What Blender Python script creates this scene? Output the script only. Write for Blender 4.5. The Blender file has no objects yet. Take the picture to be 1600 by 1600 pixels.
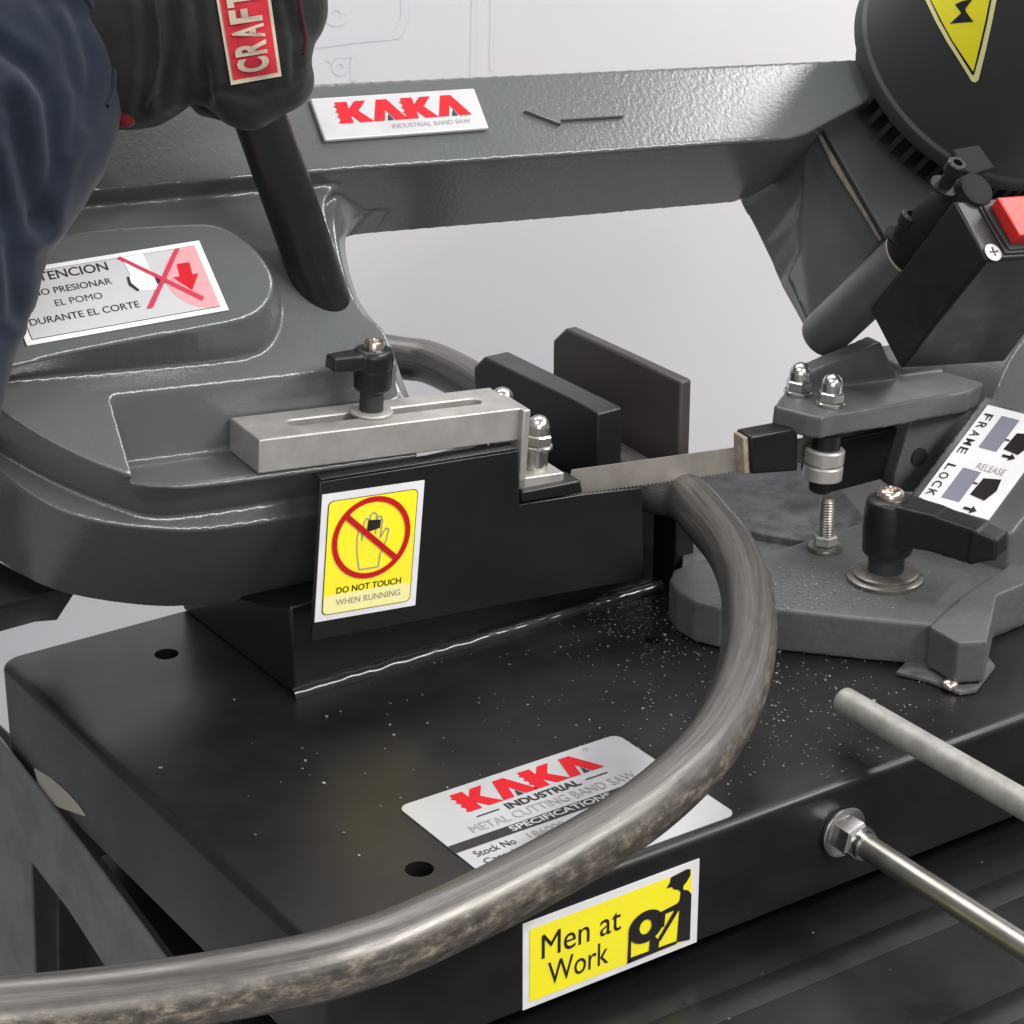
import bpy, bmesh, math, random
from mathutils import Vector, Matrix, noise
from mathutils.bvhtree import BVHTree
random.seed(7)
R_ = math.radians
S = bpy.context.scene
COL = S.collection
V3 = Vector

# ------------------------------------------------------------------ camera
FOC = 3800.0                      # focal length in photo pixels (1600 wide)
PITCH, YAW = R_(23.1), R_(55.9)
FH = V3((math.cos(YAW), math.sin(YAW), 0)); RT = V3((math.sin(YAW), -math.cos(YAW), 0)); ZZ = V3((0, 0, 1))
FW = FH * math.cos(PITCH) - ZZ * math.sin(PITCH)
UP = FH * math.sin(PITCH) + ZZ * math.cos(PITCH)
CAM = V3((-0.5373, -0.9644, 0.735))
cam_d = bpy.data.cameras.new("camera"); cam = bpy.data.objects.new("camera", cam_d); COL.objects.link(cam)
m = Matrix((RT, UP, -FW)).transposed().to_4x4(); m.translation = CAM
cam.matrix_world = m
cam_d.sensor_width = 36; cam_d.lens = 36 * FOC / 1600; cam_d.clip_start = 0.05; cam_d.clip_end = 50
S.camera = cam

# ------------------------------------------------------------------ world and lamps
w = bpy.data.worlds.new("World"); S.world = w; w.use_nodes = True
w.node_tree.nodes["Background"].inputs[0].default_value = (0.80, 0.83, 0.90, 1)
w.node_tree.nodes["Background"].inputs[1].default_value = 0.38
def area(name, loc, target, sx, sy, power, col=(1, 1, 1)):
    l = bpy.data.lights.new(name, 'AREA'); l.shape = 'RECTANGLE'; l.size = sx; l.size_y = sy; l.energy = power; l.color = col
    o = bpy.data.objects.new(name, l); COL.objects.link(o); o.location = loc
    o.rotation_euler = (V3(target) - V3(loc)).to_track_quat('-Z', 'Y').to_euler()
    return o
area("ceiling_softbox", (2.05, -0.10, 1.75), (0.88, 0.42, 0.2), 0.42, 0.42, 20, (1, 0.99, 0.97))
area("strip_light", (1.15, -1.25, 1.55), (0.35, 0.30, 0.1), 1.9, 0.10, 66, (1, 0.985, 0.96))
area("front_light", (-1.1, -2.1, 0.95), (0.3, 0.2, 0.05), 1.5, 1.3, 26, (0.98, 0.985, 1))
area("room_light", (-1.0, -0.3, 2.4), (0.3, 0.3, 0.1), 1.4, 1.0, 26, (0.96, 0.98, 1))
area("backdrop_fill", (0.5, 1.2, 2.3), (1.2, 1.9, 0.1), 2.4, 0.6, 50, (1, 0.985, 1))  # added fill aimed at the backdrop to brighten it
S.view_settings.view_transform = 'Standard'; S.view_settings.look = 'None'
S.view_settings.exposure = -0.2; S.view_settings.gamma = 1
S.render.engine = 'CYCLES'

# ------------------------------------------------------------------ sight lines: a photo pixel to a point on a plane of the place
def ray(x, y): return FW + RT * ((x - 800) / FOC) - UP * ((y - 800) / FOC)
def on(x, y, p, n):
    d = ray(x, y); return CAM + d * ((V3(p) - CAM).dot(n) / d.dot(n))
X, Y, Z = V3((1, 0, 0)), V3((0, 1, 0)), V3((0, 0, 1))
def onz(x, y, z): return on(x, y, (0, 0, z), Z)
def ony(x, y, yy): return on(x, y, (0, yy, 0), Y)
def onx(x, y, xx): return on(x, y, (xx, 0, 0), X)
# saw frame axes: along the blade, away, up; and the 45 degree casting face
a_, g_ = R_(4.25), R_(-4.3)
W = V3((math.cos(g_) * math.cos(a_), math.sin(g_) * math.cos(a_), -math.sin(a_)))
D = V3((-math.sin(g_), math.cos(g_), 0)); U = W.cross(D)
O = V3((.36, .266, .10))
N = (U - D).normalized(); V = (U + D).normalized()
def fp(w_, d_, u_): return O + W * w_ + D * d_ + U * u_
def ond(x, y, d): return on(x, y, O + D * d, D)
def onu(x, y, u): return on(x, y, O + U * u, U)
PT = on(420, 760, O - D * .008, D)
def onn(x, y, n): return on(x, y, PT + N * n, N)

# ------------------------------------------------------------------ materials
def nodes_of(mat):
    mat.use_nodes = True; return mat.node_tree.nodes, mat.node_tree.links
def mat(name, col, rough=.5, metal=0, spec=.5, bump=None, mottle=None, rvar=None, bevel=0, coat=0):
    """bump=(scale, strength, distance); mottle=(scale, colour2, amount, detail); rvar=(scale, amount)"""
    M = bpy.data.materials.new(name); nd, lk = nodes_of(M); b = nd["Principled BSDF"]
    b.inputs["Base Color"].default_value = (*col, 1); b.inputs["Roughness"].default_value = rough
    b.inputs["Metallic"].default_value = metal; b.inputs["Specular IOR Level"].default_value = spec
    if coat: b.inputs["Coat Weight"].default_value = coat; b.inputs["Coat Roughness"].default_value = .15
    tc = nd.new("ShaderNodeNewGeometry")
    def nz(scale, detail=4, rough_=.6):
        n = nd.new("ShaderNodeTexNoise"); n.inputs["Scale"].default_value = scale; n.inputs["Detail"].default_value = detail
        n.inputs["Roughness"].default_value = rough_; lk.new(tc.outputs["Position"], n.inputs["Vector"]); return n
    if mottle:
        n = nz(mottle[0], mottle[3] if len(mottle) > 3 else 5, .65); r = nd.new("ShaderNodeValToRGB")
        r.color_ramp.elements[0].position = .42; r.color_ramp.elements[1].position = .62
        lk.new(n.outputs["Fac"], r.inputs["Fac"])
        mx = nd.new("ShaderNodeMix"); mx.data_type = 'RGBA'
        mu = nd.new("ShaderNodeMath"); mu.operation = 'MULTIPLY'; mu.inputs[1].default_value = mottle[2]
        lk.new(r.outputs["Color"], mu.inputs[0]); lk.new(mu.outputs[0], mx.inputs[0])
        mx.inputs[6].default_value = (*col, 1); mx.inputs[7].default_value = (*mottle[1], 1)
        lk.new(mx.outputs[2], b.inputs["Base Color"])
    if rvar:
        n = nz(rvar[0]); mr = nd.new("ShaderNodeMapRange"); mr.inputs[1].default_value = .3; mr.inputs[2].default_value = .7
        mr.inputs[3].default_value = max(.02, rough - rvar[1]); mr.inputs[4].default_value = rough + rvar[1]
        lk.new(n.outputs["Fac"], mr.inputs[0]); lk.new(mr.outputs[0], b.inputs["Roughness"])
    last = None
    if bevel:
        bv = nd.new("ShaderNodeBevel"); bv.samples = 4; bv.inputs["Radius"].default_value = bevel; last = bv.outputs[0]
    if bump:
        n = nz(bump[0], 3, .55); bp = nd.new("ShaderNodeBump"); bp.inputs["Strength"].default_value = bump[1]; bp.inputs["Distance"].default_value = bump[2]
        lk.new(n.outputs["Fac"], bp.inputs["Height"])
        if last: lk.new(last, bp.inputs["Normal"])
        last = bp.outputs[0]
    if last: lk.new(last, b.inputs["Normal"])
    return M
M_CAST = mat("grey_hammered_paint", (.090, .096, .095), .22, 0, .5, bump=(290, .23, .0009), mottle=(14, (.10, .105, .102), .6))
M_CASTD = mat("grey_casting_paint", (.075, .080, .080), .36, 0, .5, bump=(420, .16, .0008), mottle=(18, (.10, .10, .097), .6), rvar=(40, .08))
M_DUSTY = mat("dusty_grey_casting", (.075, .080, .080), .45, 0, .4, bump=(420, .2, .0008), mottle=(170, (.105, .10, .092), .4, 3))
M_BASE = mat("black_base_paint", (.0082, .0072, .0075), .36, 0, .36, bump=(420, .05, .0006), mottle=(22, (.015, .013, .013), .5), rvar=(7, .11))  # slight warm tint put into the black for a pinkish reflection
M_BLACK = mat("black_powder_coat", (.0085, .0085, .009), .33, 0, .45, bump=(500, .08, .0005), rvar=(25, .07))
M_WELD = mat("black_weld_paint", (.02, .02, .02), .20, 0, .6)
M_PLAST = mat("black_plastic", (.009, .009, .009), .36, 0, .4, bump=(600, .08, .0004), rvar=(60, .08))
M_MOTOR = mat("black_motor_paint", (.024, .0235, .024), .52, 0, .4, bump=(420, .12, .0006), rvar=(12, .08))
M_STEEL = mat("machined_steel", (.45, .43, .40), .46, .6, .5, bump=(300, .06, .0005), mottle=(45, (.36, .34, .315), .6), rvar=(60, .1))
M_CHROME = mat("bright_plated_steel", (.60, .58, .55), .24, 1, .5, rvar=(90, .06))
M_SHAFT = mat("dull_steel_shaft", (.40, .385, .345), .32, .9, .5, mottle=(40, (.30, .28, .24), .6), rvar=(50, .06))
M_DARK = mat("dull_black_iron", (.008, .008, .008), .68, 0, .2)
M_ZINC = mat("zinc_plate", (.62, .62, .63), .38, .5, .5)
M_COPPER = mat("brassy_screw", (.62, .53, .47), .25, 1, .5)
M_STUD = mat("oily_stud_steel", (.24, .225, .20), .38, .75, .5, mottle=(80, (.13, .12, .105), .8))
M_BLADE = mat("blade_steel", (.36, .33, .29), .42, .55, .5, bump=(350, .08, .0004), mottle=(60, (.28, .25, .215), .6))
M_JAW = mat("dark_jaw_steel", (.064, .055, .052), .42, .2, .5, mottle=(20, (.082, .062, .058), .7), bump=(400, .08, .0005))
M_ROD = mat("dull_grey_bar", (.33, .325, .30), .5, .35, .5, mottle=(70, (.22, .20, .17), .7), bump=(300, .1, .0005))
M_SLAB = mat("dusty_grey_slab", (.115, .112, .120), .6, 0, .4, mottle=(60, (.045, .04, .042), .8), bump=(250, .2, .0008))
M_STAND = mat("grey_stand_paint", (.125, .130, .132), .42, 0, .4, bump=(300, .12, .0006), mottle=(25, (.07, .07, .07), .7))
M_WHITE = mat("white_vinyl", (.76, .74, .75), .34, 0, .5, mottle=(40, (.66, .64, .635), .6), rvar=(60, .08))
M_YELLOW = mat("yellow_vinyl", (.93, .82, .02), .34, 0, .5, mottle=(35, (.86, .74, .05), .5), rvar=(60, .08))
M_YELLOWP = mat("faded_yellow_vinyl", (.86, .80, .36), .32, 0, .5)
M_INK = mat("black_ink", (.018, .014, .016), .4, 0, .4)
M_GREYINK = mat("grey_ink", (.30, .27, .25), .5, 0, .4)
M_FADED = mat("faded_ink", (.50, .46, .20), .5, 0, .4)
M_RED = mat("red_ink", (.50, .010, .018), .5, 0, .15)
M_PINK = mat("pink_ink", (.75, .28, .30), .4, 0, .5)
M_CRIM = mat("crimson_ink", (.50, .02, .06), .4, 0, .5)
M_SILVER = mat("silver_label", (.50, .50, .505), .36, .35, .5, rvar=(30, .05))
M_PLATE = mat("brushed_brand_plate", (.42, .415, .42), .40, .3, .4, rvar=(40, .06))
M_LGREY = mat("light_grey_print", (.47, .46, .47), .4, 0, .5)
M_SLATE = mat("slate_print", (.20, .20, .25), .4, 0, .5)
M_SWITCH = mat("red_switch_plastic", (.72, .03, .025), .35, 0, .5)
M_GASKET = mat("tan_gasket", (.36, .31, .24), .8, 0, .2, mottle=(120, (.2, .13, .09), .7))
M_FOAM = mat("beige_foam", (.42, .38, .32), .8, 0, .2, bump=(200, .3, .001))
M_CHIP = mat("steel_chip", (.44, .42, .39), .4, .5, .5, mottle=(260, (.16, .10, .07), .9))
M_DARKFILL = mat("dark_parts_and_shade", (.02, .018, .018), .6, 0, .3)  # dark parts, and painted shade inside the stand and bracket hole
M_FLOOR = mat("floor_paint", (.42, .41, .42), .6, 0, .3, mottle=(3, (.36, .35, .36), .6))

def cloth(name, c1, c2, scale=900, rough=.9, folds=None):
    M = mat(name, c1, rough, 0, .15, bump=(scale, .35, .0008), mottle=(14, c2, .8))
    b = M.node_tree.nodes["Principled BSDF"]; b.inputs["Sheen Weight"].default_value = .12; b.inputs["Sheen Roughness"].default_value = .5
    return M
M_GLOVE = cloth("black_glove_fabric", (.0105, .0100, .0105), (.018, .017, .017))
M_SLEEVE = cloth("navy_jacket_cloth", (.0092, .0132, .0225), (.0128, .0180, .029), 1200)
M_REDTRIM = cloth("red_trim_cloth", (.13, .008, .014), (.09, .006, .010))
M_CRIMC = cloth("dark_red_piping", (.06, .008, .010), (.03, .006, .007))
M_TAN = cloth("tan_embroidery", (.50, .42, .32), (.42, .34, .26), 1500)
M_PATCH = cloth("red_woven_patch", (.48, .03, .04), (.42, .02, .035), 1500)

def tube_mat():
    M = bpy.data.materials.new("mill_scale_steel"); nd, lk = nodes_of(M); b = nd["Principled BSDF"]
    g = nd.new("ShaderNodeNewGeometry")
    uv = nd.new("ShaderNodeUVMap")
    def nz(scale, det, vec, ro=.6):
        n = nd.new("ShaderNodeTexNoise"); n.inputs["Scale"].default_value = scale; n.inputs["Detail"].default_value = det; n.inputs["Roughness"].default_value = ro
        lk.new(vec, n.inputs["Vector"]); return n
    mp = nd.new("ShaderNodeMapping"); mp.inputs["Scale"].default_value = (48, 10.0, 1)   # long streaks on the tube
    lk.new(uv.outputs[0], mp.inputs["Vector"])
    mp2 = nd.new("ShaderNodeMapping"); mp2.inputs["Scale"].default_value = (9, 42, 1); lk.new(uv.outputs[0], mp2.inputs["Vector"])
    scale = nz(1.5, 12, mp.outputs[0], .76); streak = nz(1.0, 10, mp2.outputs[0], .74); fine = nz(420, 4, g.outputs["Position"])
    r = nd.new("ShaderNodeValToRGB"); e = r.color_ramp.elements
    e[0].position = .38; e[0].color = (.075, .064, .053, 1); e[1].position = .66; e[1].color = (.46, .40, .325, 1)
    k = e.new(.49); k.color = (.130, .113, .095, 1); k = e.new(.56); k.color = (.24, .20, .155, 1)
    lk.new(scale.outputs["Fac"], r.inputs["Fac"])
    r2 = nd.new("ShaderNodeValToRGB"); e = r2.color_ramp.elements
    e[0].position = .35; e[0].color = (.072, .067, .061, 1); e[1].position = .72; e[1].color = (.185, .174, .161, 1)
    lk.new(streak.outputs["Fac"], r2.inputs["Fac"])
    # where around the tube the scale has flaked off (a band along one side)
    sx = nd.new("ShaderNodeSeparateXYZ"); lk.new(uv.outputs[0], sx.inputs[0])
    d1 = nd.new("ShaderNodeMath"); d1.operation = 'SUBTRACT'; d1.inputs[1].default_value = .52; lk.new(sx.outputs[1], d1.inputs[0])
    ab = nd.new("ShaderNodeMath"); ab.operation = 'ABSOLUTE'; lk.new(d1.outputs[0], ab.inputs[0])
    mr = nd.new("ShaderNodeMapRange"); mr.interpolation_type = 'SMOOTHSTEP'
    mr.inputs[1].default_value = .05; mr.inputs[2].default_value = .15; mr.inputs[3].default_value = 1; mr.inputs[4].default_value = 0
    lk.new(ab.outputs[0], mr.inputs[0])
    mx = nd.new("ShaderNodeMix"); mx.data_type = 'RGBA'; lk.new(mr.outputs[0], mx.inputs[0]); lk.new(r2.outputs[0], mx.inputs[6]); lk.new(r.outputs[0], mx.inputs[7])
    lk.new(mx.outputs[2], b.inputs["Base Color"]); b.inputs["Metallic"].default_value = .6
    rr = nd.new("ShaderNodeMapRange"); rr.inputs[1].default_value = .3; rr.inputs[2].default_value = .7; rr.inputs[3].default_value = .25; rr.inputs[4].default_value = .45
    lk.new(scale.outputs["Fac"], rr.inputs[0]); lk.new(rr.outputs[0], b.inputs["Roughness"])
    bp = nd.new("ShaderNodeBump"); bp.inputs["Strength"].default_value = .18; bp.inputs["Distance"].default_value = .0008
    lk.new(scale.outputs["Fac"], bp.inputs["Height"])
    bp2 = nd.new("ShaderNodeBump"); bp2.inputs["Strength"].default_value = .1; bp2.inputs["Distance"].default_value = .0005
    lk.new(fine.outputs["Fac"], bp2.inputs["Height"]); lk.new(bp.outputs[0], bp2.inputs["Normal"]); lk.new(bp2.outputs[0], b.inputs["Normal"])
    return M
M_TUBE = tube_mat()

# ------------------------------------------------------------------ mesh helpers
class MB:
    def __init__(s): s.v = []; s.f = []
    def add(s, vs, fs):
        k = len(s.v); s.v += [V3(p) for p in vs]; s.f += [[i + k for i in f] for f in fs]; return s
    def loft(s, a, b):
        n = len(a)
        # keep outward faces: outline a seen from the front
        nrm = V3((0, 0, 0))
        for i in range(n): nrm += V3(a[i]).cross(V3(a[(i + 1) % n]))
        c = sum((V3(p) for p in b), V3()) / n - sum((V3(p) for p in a), V3()) / n
        if nrm.dot(c) > 0: a = a[::-1]; b = b[::-1]
        fs = [list(range(n)), list(range(2 * n - 1, n - 1, -1))]
        fs += [[i, n + i, n + (i + 1) % n, (i + 1) % n] for i in range(n)]
        return s.add(list(a) + list(b), fs)
    def prism(s, pts, vec): return s.loft(pts, [V3(p) + vec for p in pts])
    def box(s, c0, ax, ay, az): return s.prism([c0, c0 + ax, c0 + ax + ay, c0 + ay], az)
    def lathe(s, prof, p0, axis, seg=32, ref=None):
        ax = V3(axis).normalized(); e1 = (ref if ref else (X if abs(ax.x) < .8 else Y)); e1 = (e1 - ax * e1.dot(ax)).normalized(); e2 = ax.cross(e1)
        vs = []; fs = []
        for (r, h) in prof:
            for i in range(seg):
                t = 2 * math.pi * i / seg
                vs.append(p0 + ax * h + (e1 * math.cos(t) + e2 * math.sin(t)) * max(r, 1e-5))
        n = len(prof)
        for j in range(n - 1):
            for i in range(seg):
                fs.append([j * seg + i, j * seg + (i + 1) % seg, (j + 1) * seg + (i + 1) % seg, (j + 1) * seg + i])
        fs.append(list(range(seg))[::-1]); fs.append([(n - 1) * seg + i for i in range(seg)])
        return s.add(vs, fs)
    def cyl(s, p0, p1, r, r2=None, seg=32):
        d = V3(p1) - V3(p0); return s.lathe([(r, 0), (r if r2 is None else r2, d.length)], V3(p0), d, seg)
    def capsule(s, p0, p1, r0, r1, seg=20):
        d = V3(p1) - V3(p0); L = d.length; pr = []
        for i in range(7): t = math.pi / 2 * i / 6; pr.append((r0 * math.sin(t), -r0 * math.cos(t)))
        for i in range(7): t = math.pi / 2 * i / 6; pr.append((r1 * math.cos(t), L + r1 * math.sin(t)))
        return s.lathe(pr, V3(p0), d, seg)
    def hexa(s, p0, axis, r, h, ch=.12, ref=None):
        return s.lathe([(r * (1 - ch), 0), (r, h * .12), (r, h * .86), (r * (1 - ch), h)], p0, axis, 6, ref)
    def sphere(s, c, r, seg=16):
        pr = [(r * math.sin(math.pi * i / 10), -r * math.cos(math.pi * i / 10)) for i in range(11)]
        return s.lathe(pr, V3(c), Z, seg)

def parent_to(o, p):
    o.parent = p; o.matrix_parent_inverse = p.matrix_world.inverted() if False else Matrix.Translation(-world_loc(p))
def world_loc(o):
    return o.location.copy() if o.parent is None else V3(o["at"])
def to_mesh(name, mb):
    me = bpy.data.meshes.new(name); me.from_pydata([tuple(p) for p in mb.v], [], mb.f); me.update(); return me
def link(name, me, mt, par=None, bevel=0, seg=2, sharp=35, smooth=True):
    c = V3((0, 0, 0))
    if len(me.vertices):
        lo = V3([min(v.co[i] for v in me.vertices) for i in range(3)]); hi = V3([max(v.co[i] for v in me.vertices) for i in range(3)])
        c = V3(((lo.x + hi.x) / 2, (lo.y + hi.y) / 2, lo.z)); me.transform(Matrix.Translation(-c))
    if smooth:
        me.shade_smooth(); me.set_sharp_from_angle(angle=R_(sharp))
    o = bpy.data.objects.new(name, me); COL.objects.link(o); o.location = c; o["at"] = list(c)
    if mt: me.materials.append(mt)
    if par: parent_to(o, par)
    if bevel:
        b = o.modifiers.new("bevel", 'BEVEL'); b.width = bevel; b.segments = seg; b.limit_method = 'ANGLE'; b.angle_limit = R_(30)
    return o
def obj(name, mb, mt, par=None, bevel=0, seg=2, sharp=35, smooth=True): return link(name, to_mesh(name, mb), mt, par, bevel, seg, sharp, smooth)
def evaluated(o):
    dg = bpy.context.evaluated_depsgraph_get(); dg.update()
    me = bpy.data.meshes.new_from_object(o.evaluated_get(dg)); return me
def temp(mb):
    me = to_mesh("temp", mb)
    bm = bmesh.new(); bm.from_mesh(me); bmesh.ops.recalc_face_normals(bm, faces=bm.faces); bm.to_mesh(me); bm.free()
    o = bpy.data.objects.new("temp", me); COL.objects.link(o); return o
def drop(*os):
    for o in os: bpy.data.objects.remove(o, do_unlink=True)
def cut(mb, cutters):
    o = temp(mb); cs = []
    for c in cutters:
        k = temp(c); cs.append(k); b = o.modifiers.new("cut", 'BOOLEAN'); b.operation = 'DIFFERENCE'; b.solver = 'EXACT'; b.object = k
    me = evaluated(o); drop(o, *cs); return me
def mesh_to_mb(me):
    r = MB(); r.v = [v.co.copy() for v in me.vertices]; r.f = [list(p.vertices) for p in me.polygons]; return r
def cast(mb, voxel=.0018, it=6, fac=.5):
    """solids fused into one body with soft, cast edges"""
    o = temp(mb); r = o.modifiers.new("fuse", 'REMESH'); r.mode = 'VOXEL'; r.voxel_size = voxel
    s = o.modifiers.new("soften", 'SMOOTH'); s.factor = fac; s.iterations = it
    me = evaluated(o); drop(o); return me
def root(name, loc, label, cat, group=None, kind=None):
    o = bpy.data.objects.new(name, None); COL.objects.link(o); o.location = loc; o.empty_display_size = .05
    return tag(o, label, cat, group, kind)
def tag(o, label=None, cat=None, group=None, kind=None):
    if label: o["label"] = label
    if cat: o["category"] = cat
    if group: o["group"] = group
    if kind: o["kind"] = kind
    return o
def text2d(s, bold=0):
    cu = bpy.data.curves.new("t", 'FONT'); cu.body = s; cu.size = 1; cu.offset = bold; cu.resolution_u = 4
    o = bpy.data.objects.new("t", cu); COL.objects.link(o); me = evaluated(o); drop(o)
    vs = [(v.co.x, v.co.y) for v in me.vertices]; fs = [list(p.vertices) for p in me.polygons]
    x0 = min(v[0] for v in vs); x1 = max(v[0] for v in vs); y0 = min(v[1] for v in vs); y1 = max(v[1] for v in vs)
    return [((v[0] - x0) / (x1 - x0), (v[1] - y0) / (y1 - y0)) for v in vs], fs

class Sheet:
    """flat label: origin at lower left, u to the right, v up, n outward"""
    def __init__(s, o, ru, rv, n): s.o, s.u, s.v, s.n = V3(o), V3(ru), V3(rv), V3(n).normalized()
    def p(s, u, v, h=0): return s.o + s.u * u + s.v * v + s.n * h
    def poly(s, mb, uvs, h0, h1): mb.prism([s.p(u, v, h1) for u, v in uvs], s.n * (h0 - h1)); return mb
    def face(s, mb, uvs, h): return mb.add([s.p(u, v, h) for u, v in uvs], [list(range(len(uvs)))])
    def text(s, mb, t, box, h, bold=0, shear=0):
        vs, fs = text2d(t, bold); x0, y0, x1, y1 = box
        return mb.add([s.p(x0 + (x1 - x0) * a + shear * b, y0 + (y1 - y0) * b, h) for a, b in vs], fs)
    def rrect(s, x0, y0, x1, y1, r, k=5):
        a = s.v.length / s.u.length; out = []
        for cx, cy, t0 in ((x1 - r, y1 - r / a, 0), (x0 + r, y1 - r / a, 90), (x0 + r, y0 + r / a, 180), (x1 - r, y0 + r / a, 270)):
            for i in range(k + 1):
                t = R_(t0 + 90 * i / k); out.append((cx + r * math.cos(t), cy + r / a * math.sin(t)))
        return out
    def ring(s, mb, outer, inner, h):
        n = len(outer); return mb.add([s.p(*q, h) for q in outer] + [s.p(*q, h) for q in inner], [[i, (i + 1) % n, n + (i + 1) % n, n + i] for i in range(n)])
def quad_sheet(f, bl, br, tl, n):
    o = f(*bl); return Sheet(o, f(*br) - o, f(*tl) - o, n)
def lines(sh, par, mt, items):
    for t, box, h, *b in items:
        mb = MB(); sh.text(mb, t, box, h, b[0] if b else 0); obj("text_line", mb, mt, par, smooth=False)
def faces(sh, par, mt, name, items):
    for uvs, h in items: obj(name, sh.face(MB(), uvs, h), mt, par, smooth=False)
KP = [(0, 0), (.40, 0), (.40, .36), (.64, 0), (1.10, 0), (.70, .54), (1.04, 1), (.66, 1), (.40, .66), (.40, 1), (0, 1), (0, .86), (-.09, .80), (0, .74), (0, .62), (-.09, .56), (0, .5), (0, .38), (-.09, .32), (0, .26), (0, .14), (-.09, .07)]
AP = [(0, 0), (.30, 1), (.66, 1), (1.16, 0), (.74, 0), (.50, .52), (.36, 0)]
AT = [(.46, 0), (.68, 0), (.56, .30)]
def logo(sh, par, box, h):
    x0, y0, x1, y1 = box; kw = (x1 - x0) / 4.55
    for i, ch in enumerate("KAKA"):
        ox = x0 + kw * (0, 1.10, 2.24, 3.34)[i]
        f = lambda q: (ox + q[0] * kw, y0 + q[1] * (y1 - y0))
        faces(sh, par, M_RED, "logo_letter", [([f(q) for q in (KP if ch == "K" else AP)], h)])
        if ch == "A": faces(sh, par, M_INK, "logo_triangle", [([f(q) for q in AT], h)])

# ------------------------------------------------------------------ the setting
back_c = CAM + FH * 2.75
bn = -FH
def backdrop():
    mb = MB(); nu, nv = 150, 110
    vs = []; fs = []
    for j in range(nv + 1):
        for i in range(nu + 1):
            u = (i / nu - .5) * 4.0; z = -.95 + j / nv * 3.4
            wv = .012 * math.sin(u * 5 + .6 * math.sin(z * 3)) + .02 * noise.noise(V3((u * 1.5, z * .6, 3)))
            vs.append(V3((back_c.x, back_c.y, 0)) + RT * u + Z * z + bn * wv)
    for j in range(nv):
        for i in range(nu):
            k = j * (nu + 1) + i; fs.append([k, k + 1, k + nu + 2, k + nu + 1])
    mb.add(vs, fs)
    o = obj("backdrop", mb, M_BACK); o["kind"] = "structure"; tag(o, "white cloth backdrop hanging behind the saw with faint grey print"); return o
M_BACK = mat("white_backdrop_cloth", (.745, .722, .742), .75, 0, .2, mottle=(2.5, (.715, .692, .715), .7))
BD = backdrop()
M_PRINT = mat("faint_grey_print", (.724, .708, .734), .75, 0, .2)
def bwave(u, z): return .012 * math.sin(u * 5 + .6 * math.sin(z * 3)) + .02 * noise.noise(V3((u * 1.5, z * .6, 3)))
def bpt(px, py):
    q = on(px, py, V3((back_c.x, back_c.y, 0)), bn); u = (q - V3((back_c.x, back_c.y, q.z))).dot(RT)
    return V3((back_c.x, back_c.y, 0)) + RT * u + Z * q.z + bn * (bwave(u, q.z) + .0005)
def print_line(pts, wd, closed=False):
    wd = wd * 1.7
    mb = MB(); P = []
    for (a, b) in zip(pts, pts[1:] + ([pts[0]] if closed else [])):
        n_ = max(2, int(math.dist(a, b) / 12)); P += [(a[0] + (b[0] - a[0]) * i / n_, a[1] + (b[1] - a[1]) * i / n_) for i in range(n_)]
    P.append(pts[0] if closed else pts[-1]); vs = []
    for i, p in enumerate(P):
        a, b = P[max(0, i - 1)], P[min(len(P) - 1, i + 1)]; l = math.dist(a, b) or 1; nx, ny = -(b[1] - a[1]) / l * wd, (b[0] - a[0]) / l * wd
        vs += [bpt(p[0] - nx, p[1] - ny), bpt(p[0] + nx, p[1] + ny)]
    mb.add(vs, [[2 * i, 2 * i + 1, 2 * i + 3, 2 * i + 2] for i in range(len(P) - 1)])
    o = link("printed_line", to_mesh("printed_line", mb), M_PRINT, BD)
def pcirc(x, y, r): return [(x + r * math.cos(t * .393), y + r * math.sin(t * .393)) for t in range(16)]
print_line([(633, -60), (633, 30), (620, 56), (560, 62), (490, 72)], 4); print_line(pcirc(524, 26, 13), 3, True)
print_line([(552, 130), (552, 88), (520, 90), (512, 100)], 3); print_line(pcirc(530, 108, 9), 2.5, True)
print_line([(742, -40), (740, 60), (738, 125)], 2.5); print_line([(770, -40), (768, 110)], 2)
mb = MB(); mb.prism([V3((-4, -4, -.95)), V3((5, -4, -.95)), V3((5, 5, -.95)), V3((-4, 5, -.95))], V3((0, 0, -.05)))
o = obj("floor", mb, M_FLOOR); o["kind"] = "structure"; tag(o, "pale painted workshop floor")

# ------------------------------------------------------------------ THE SAW
SAW = root("band_saw", (.25, .2, -.073), "grey and black metal cutting band saw with red switch and yellow warning stickers", "band saw")

# base: folded black sheet box
def rrect3(x0, y0, x1, y1, r, z, k=6):
    out = []
    for cx, cy, t0 in ((x1 - r, y1 - r, 0), (x0 + r, y1 - r, 90), (x0 + r, y0 + r, 180), (x1 - r, y0 + r, 270)):
        for i in range(k + 1): t = R_(t0 + 90 * i / k); out.append(V3((cx + r * math.cos(t), cy + r * math.sin(t), z)))
    return out
mb = MB(); BX, BY = .80, .449
rings = []
for k in range(7):
    t = math.pi / 2 * k / 6; e = .006
    rings.append(rrect3(e * (1 - math.sin(t)), e * (1 - math.sin(t)), BX - e * (1 - math.sin(t)), BY - e * (1 - math.sin(t)), .012, -e * (1 - math.cos(t))))
rings.append(rrect3(0, 0, BX, BY, .012, -.073))
n = len(rings[0]); vs = [p for r in rings for p in r]
fs = [[j * n + i, (j + 1) * n + i, (j + 1) * n + (i + 1) % n, j * n + (i + 1) % n] for j in range(len(rings) - 1) for i in range(n)]
fs += [list(range(n)), [(len(rings) - 1) * n + i for i in range(n)][::-1]]
mb.add(vs, fs)
holes = [(.0974, .3907, .0082), (.0924, .0604, .0085), (onz(1020, 1000, 0).x, onz(1020, 1000, 0).y, .006)]
cs = [MB().cyl(V3((hx, hy, -.045)), V3((hx, hy, .02)), r) for hx, hy, r in holes]
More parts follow.
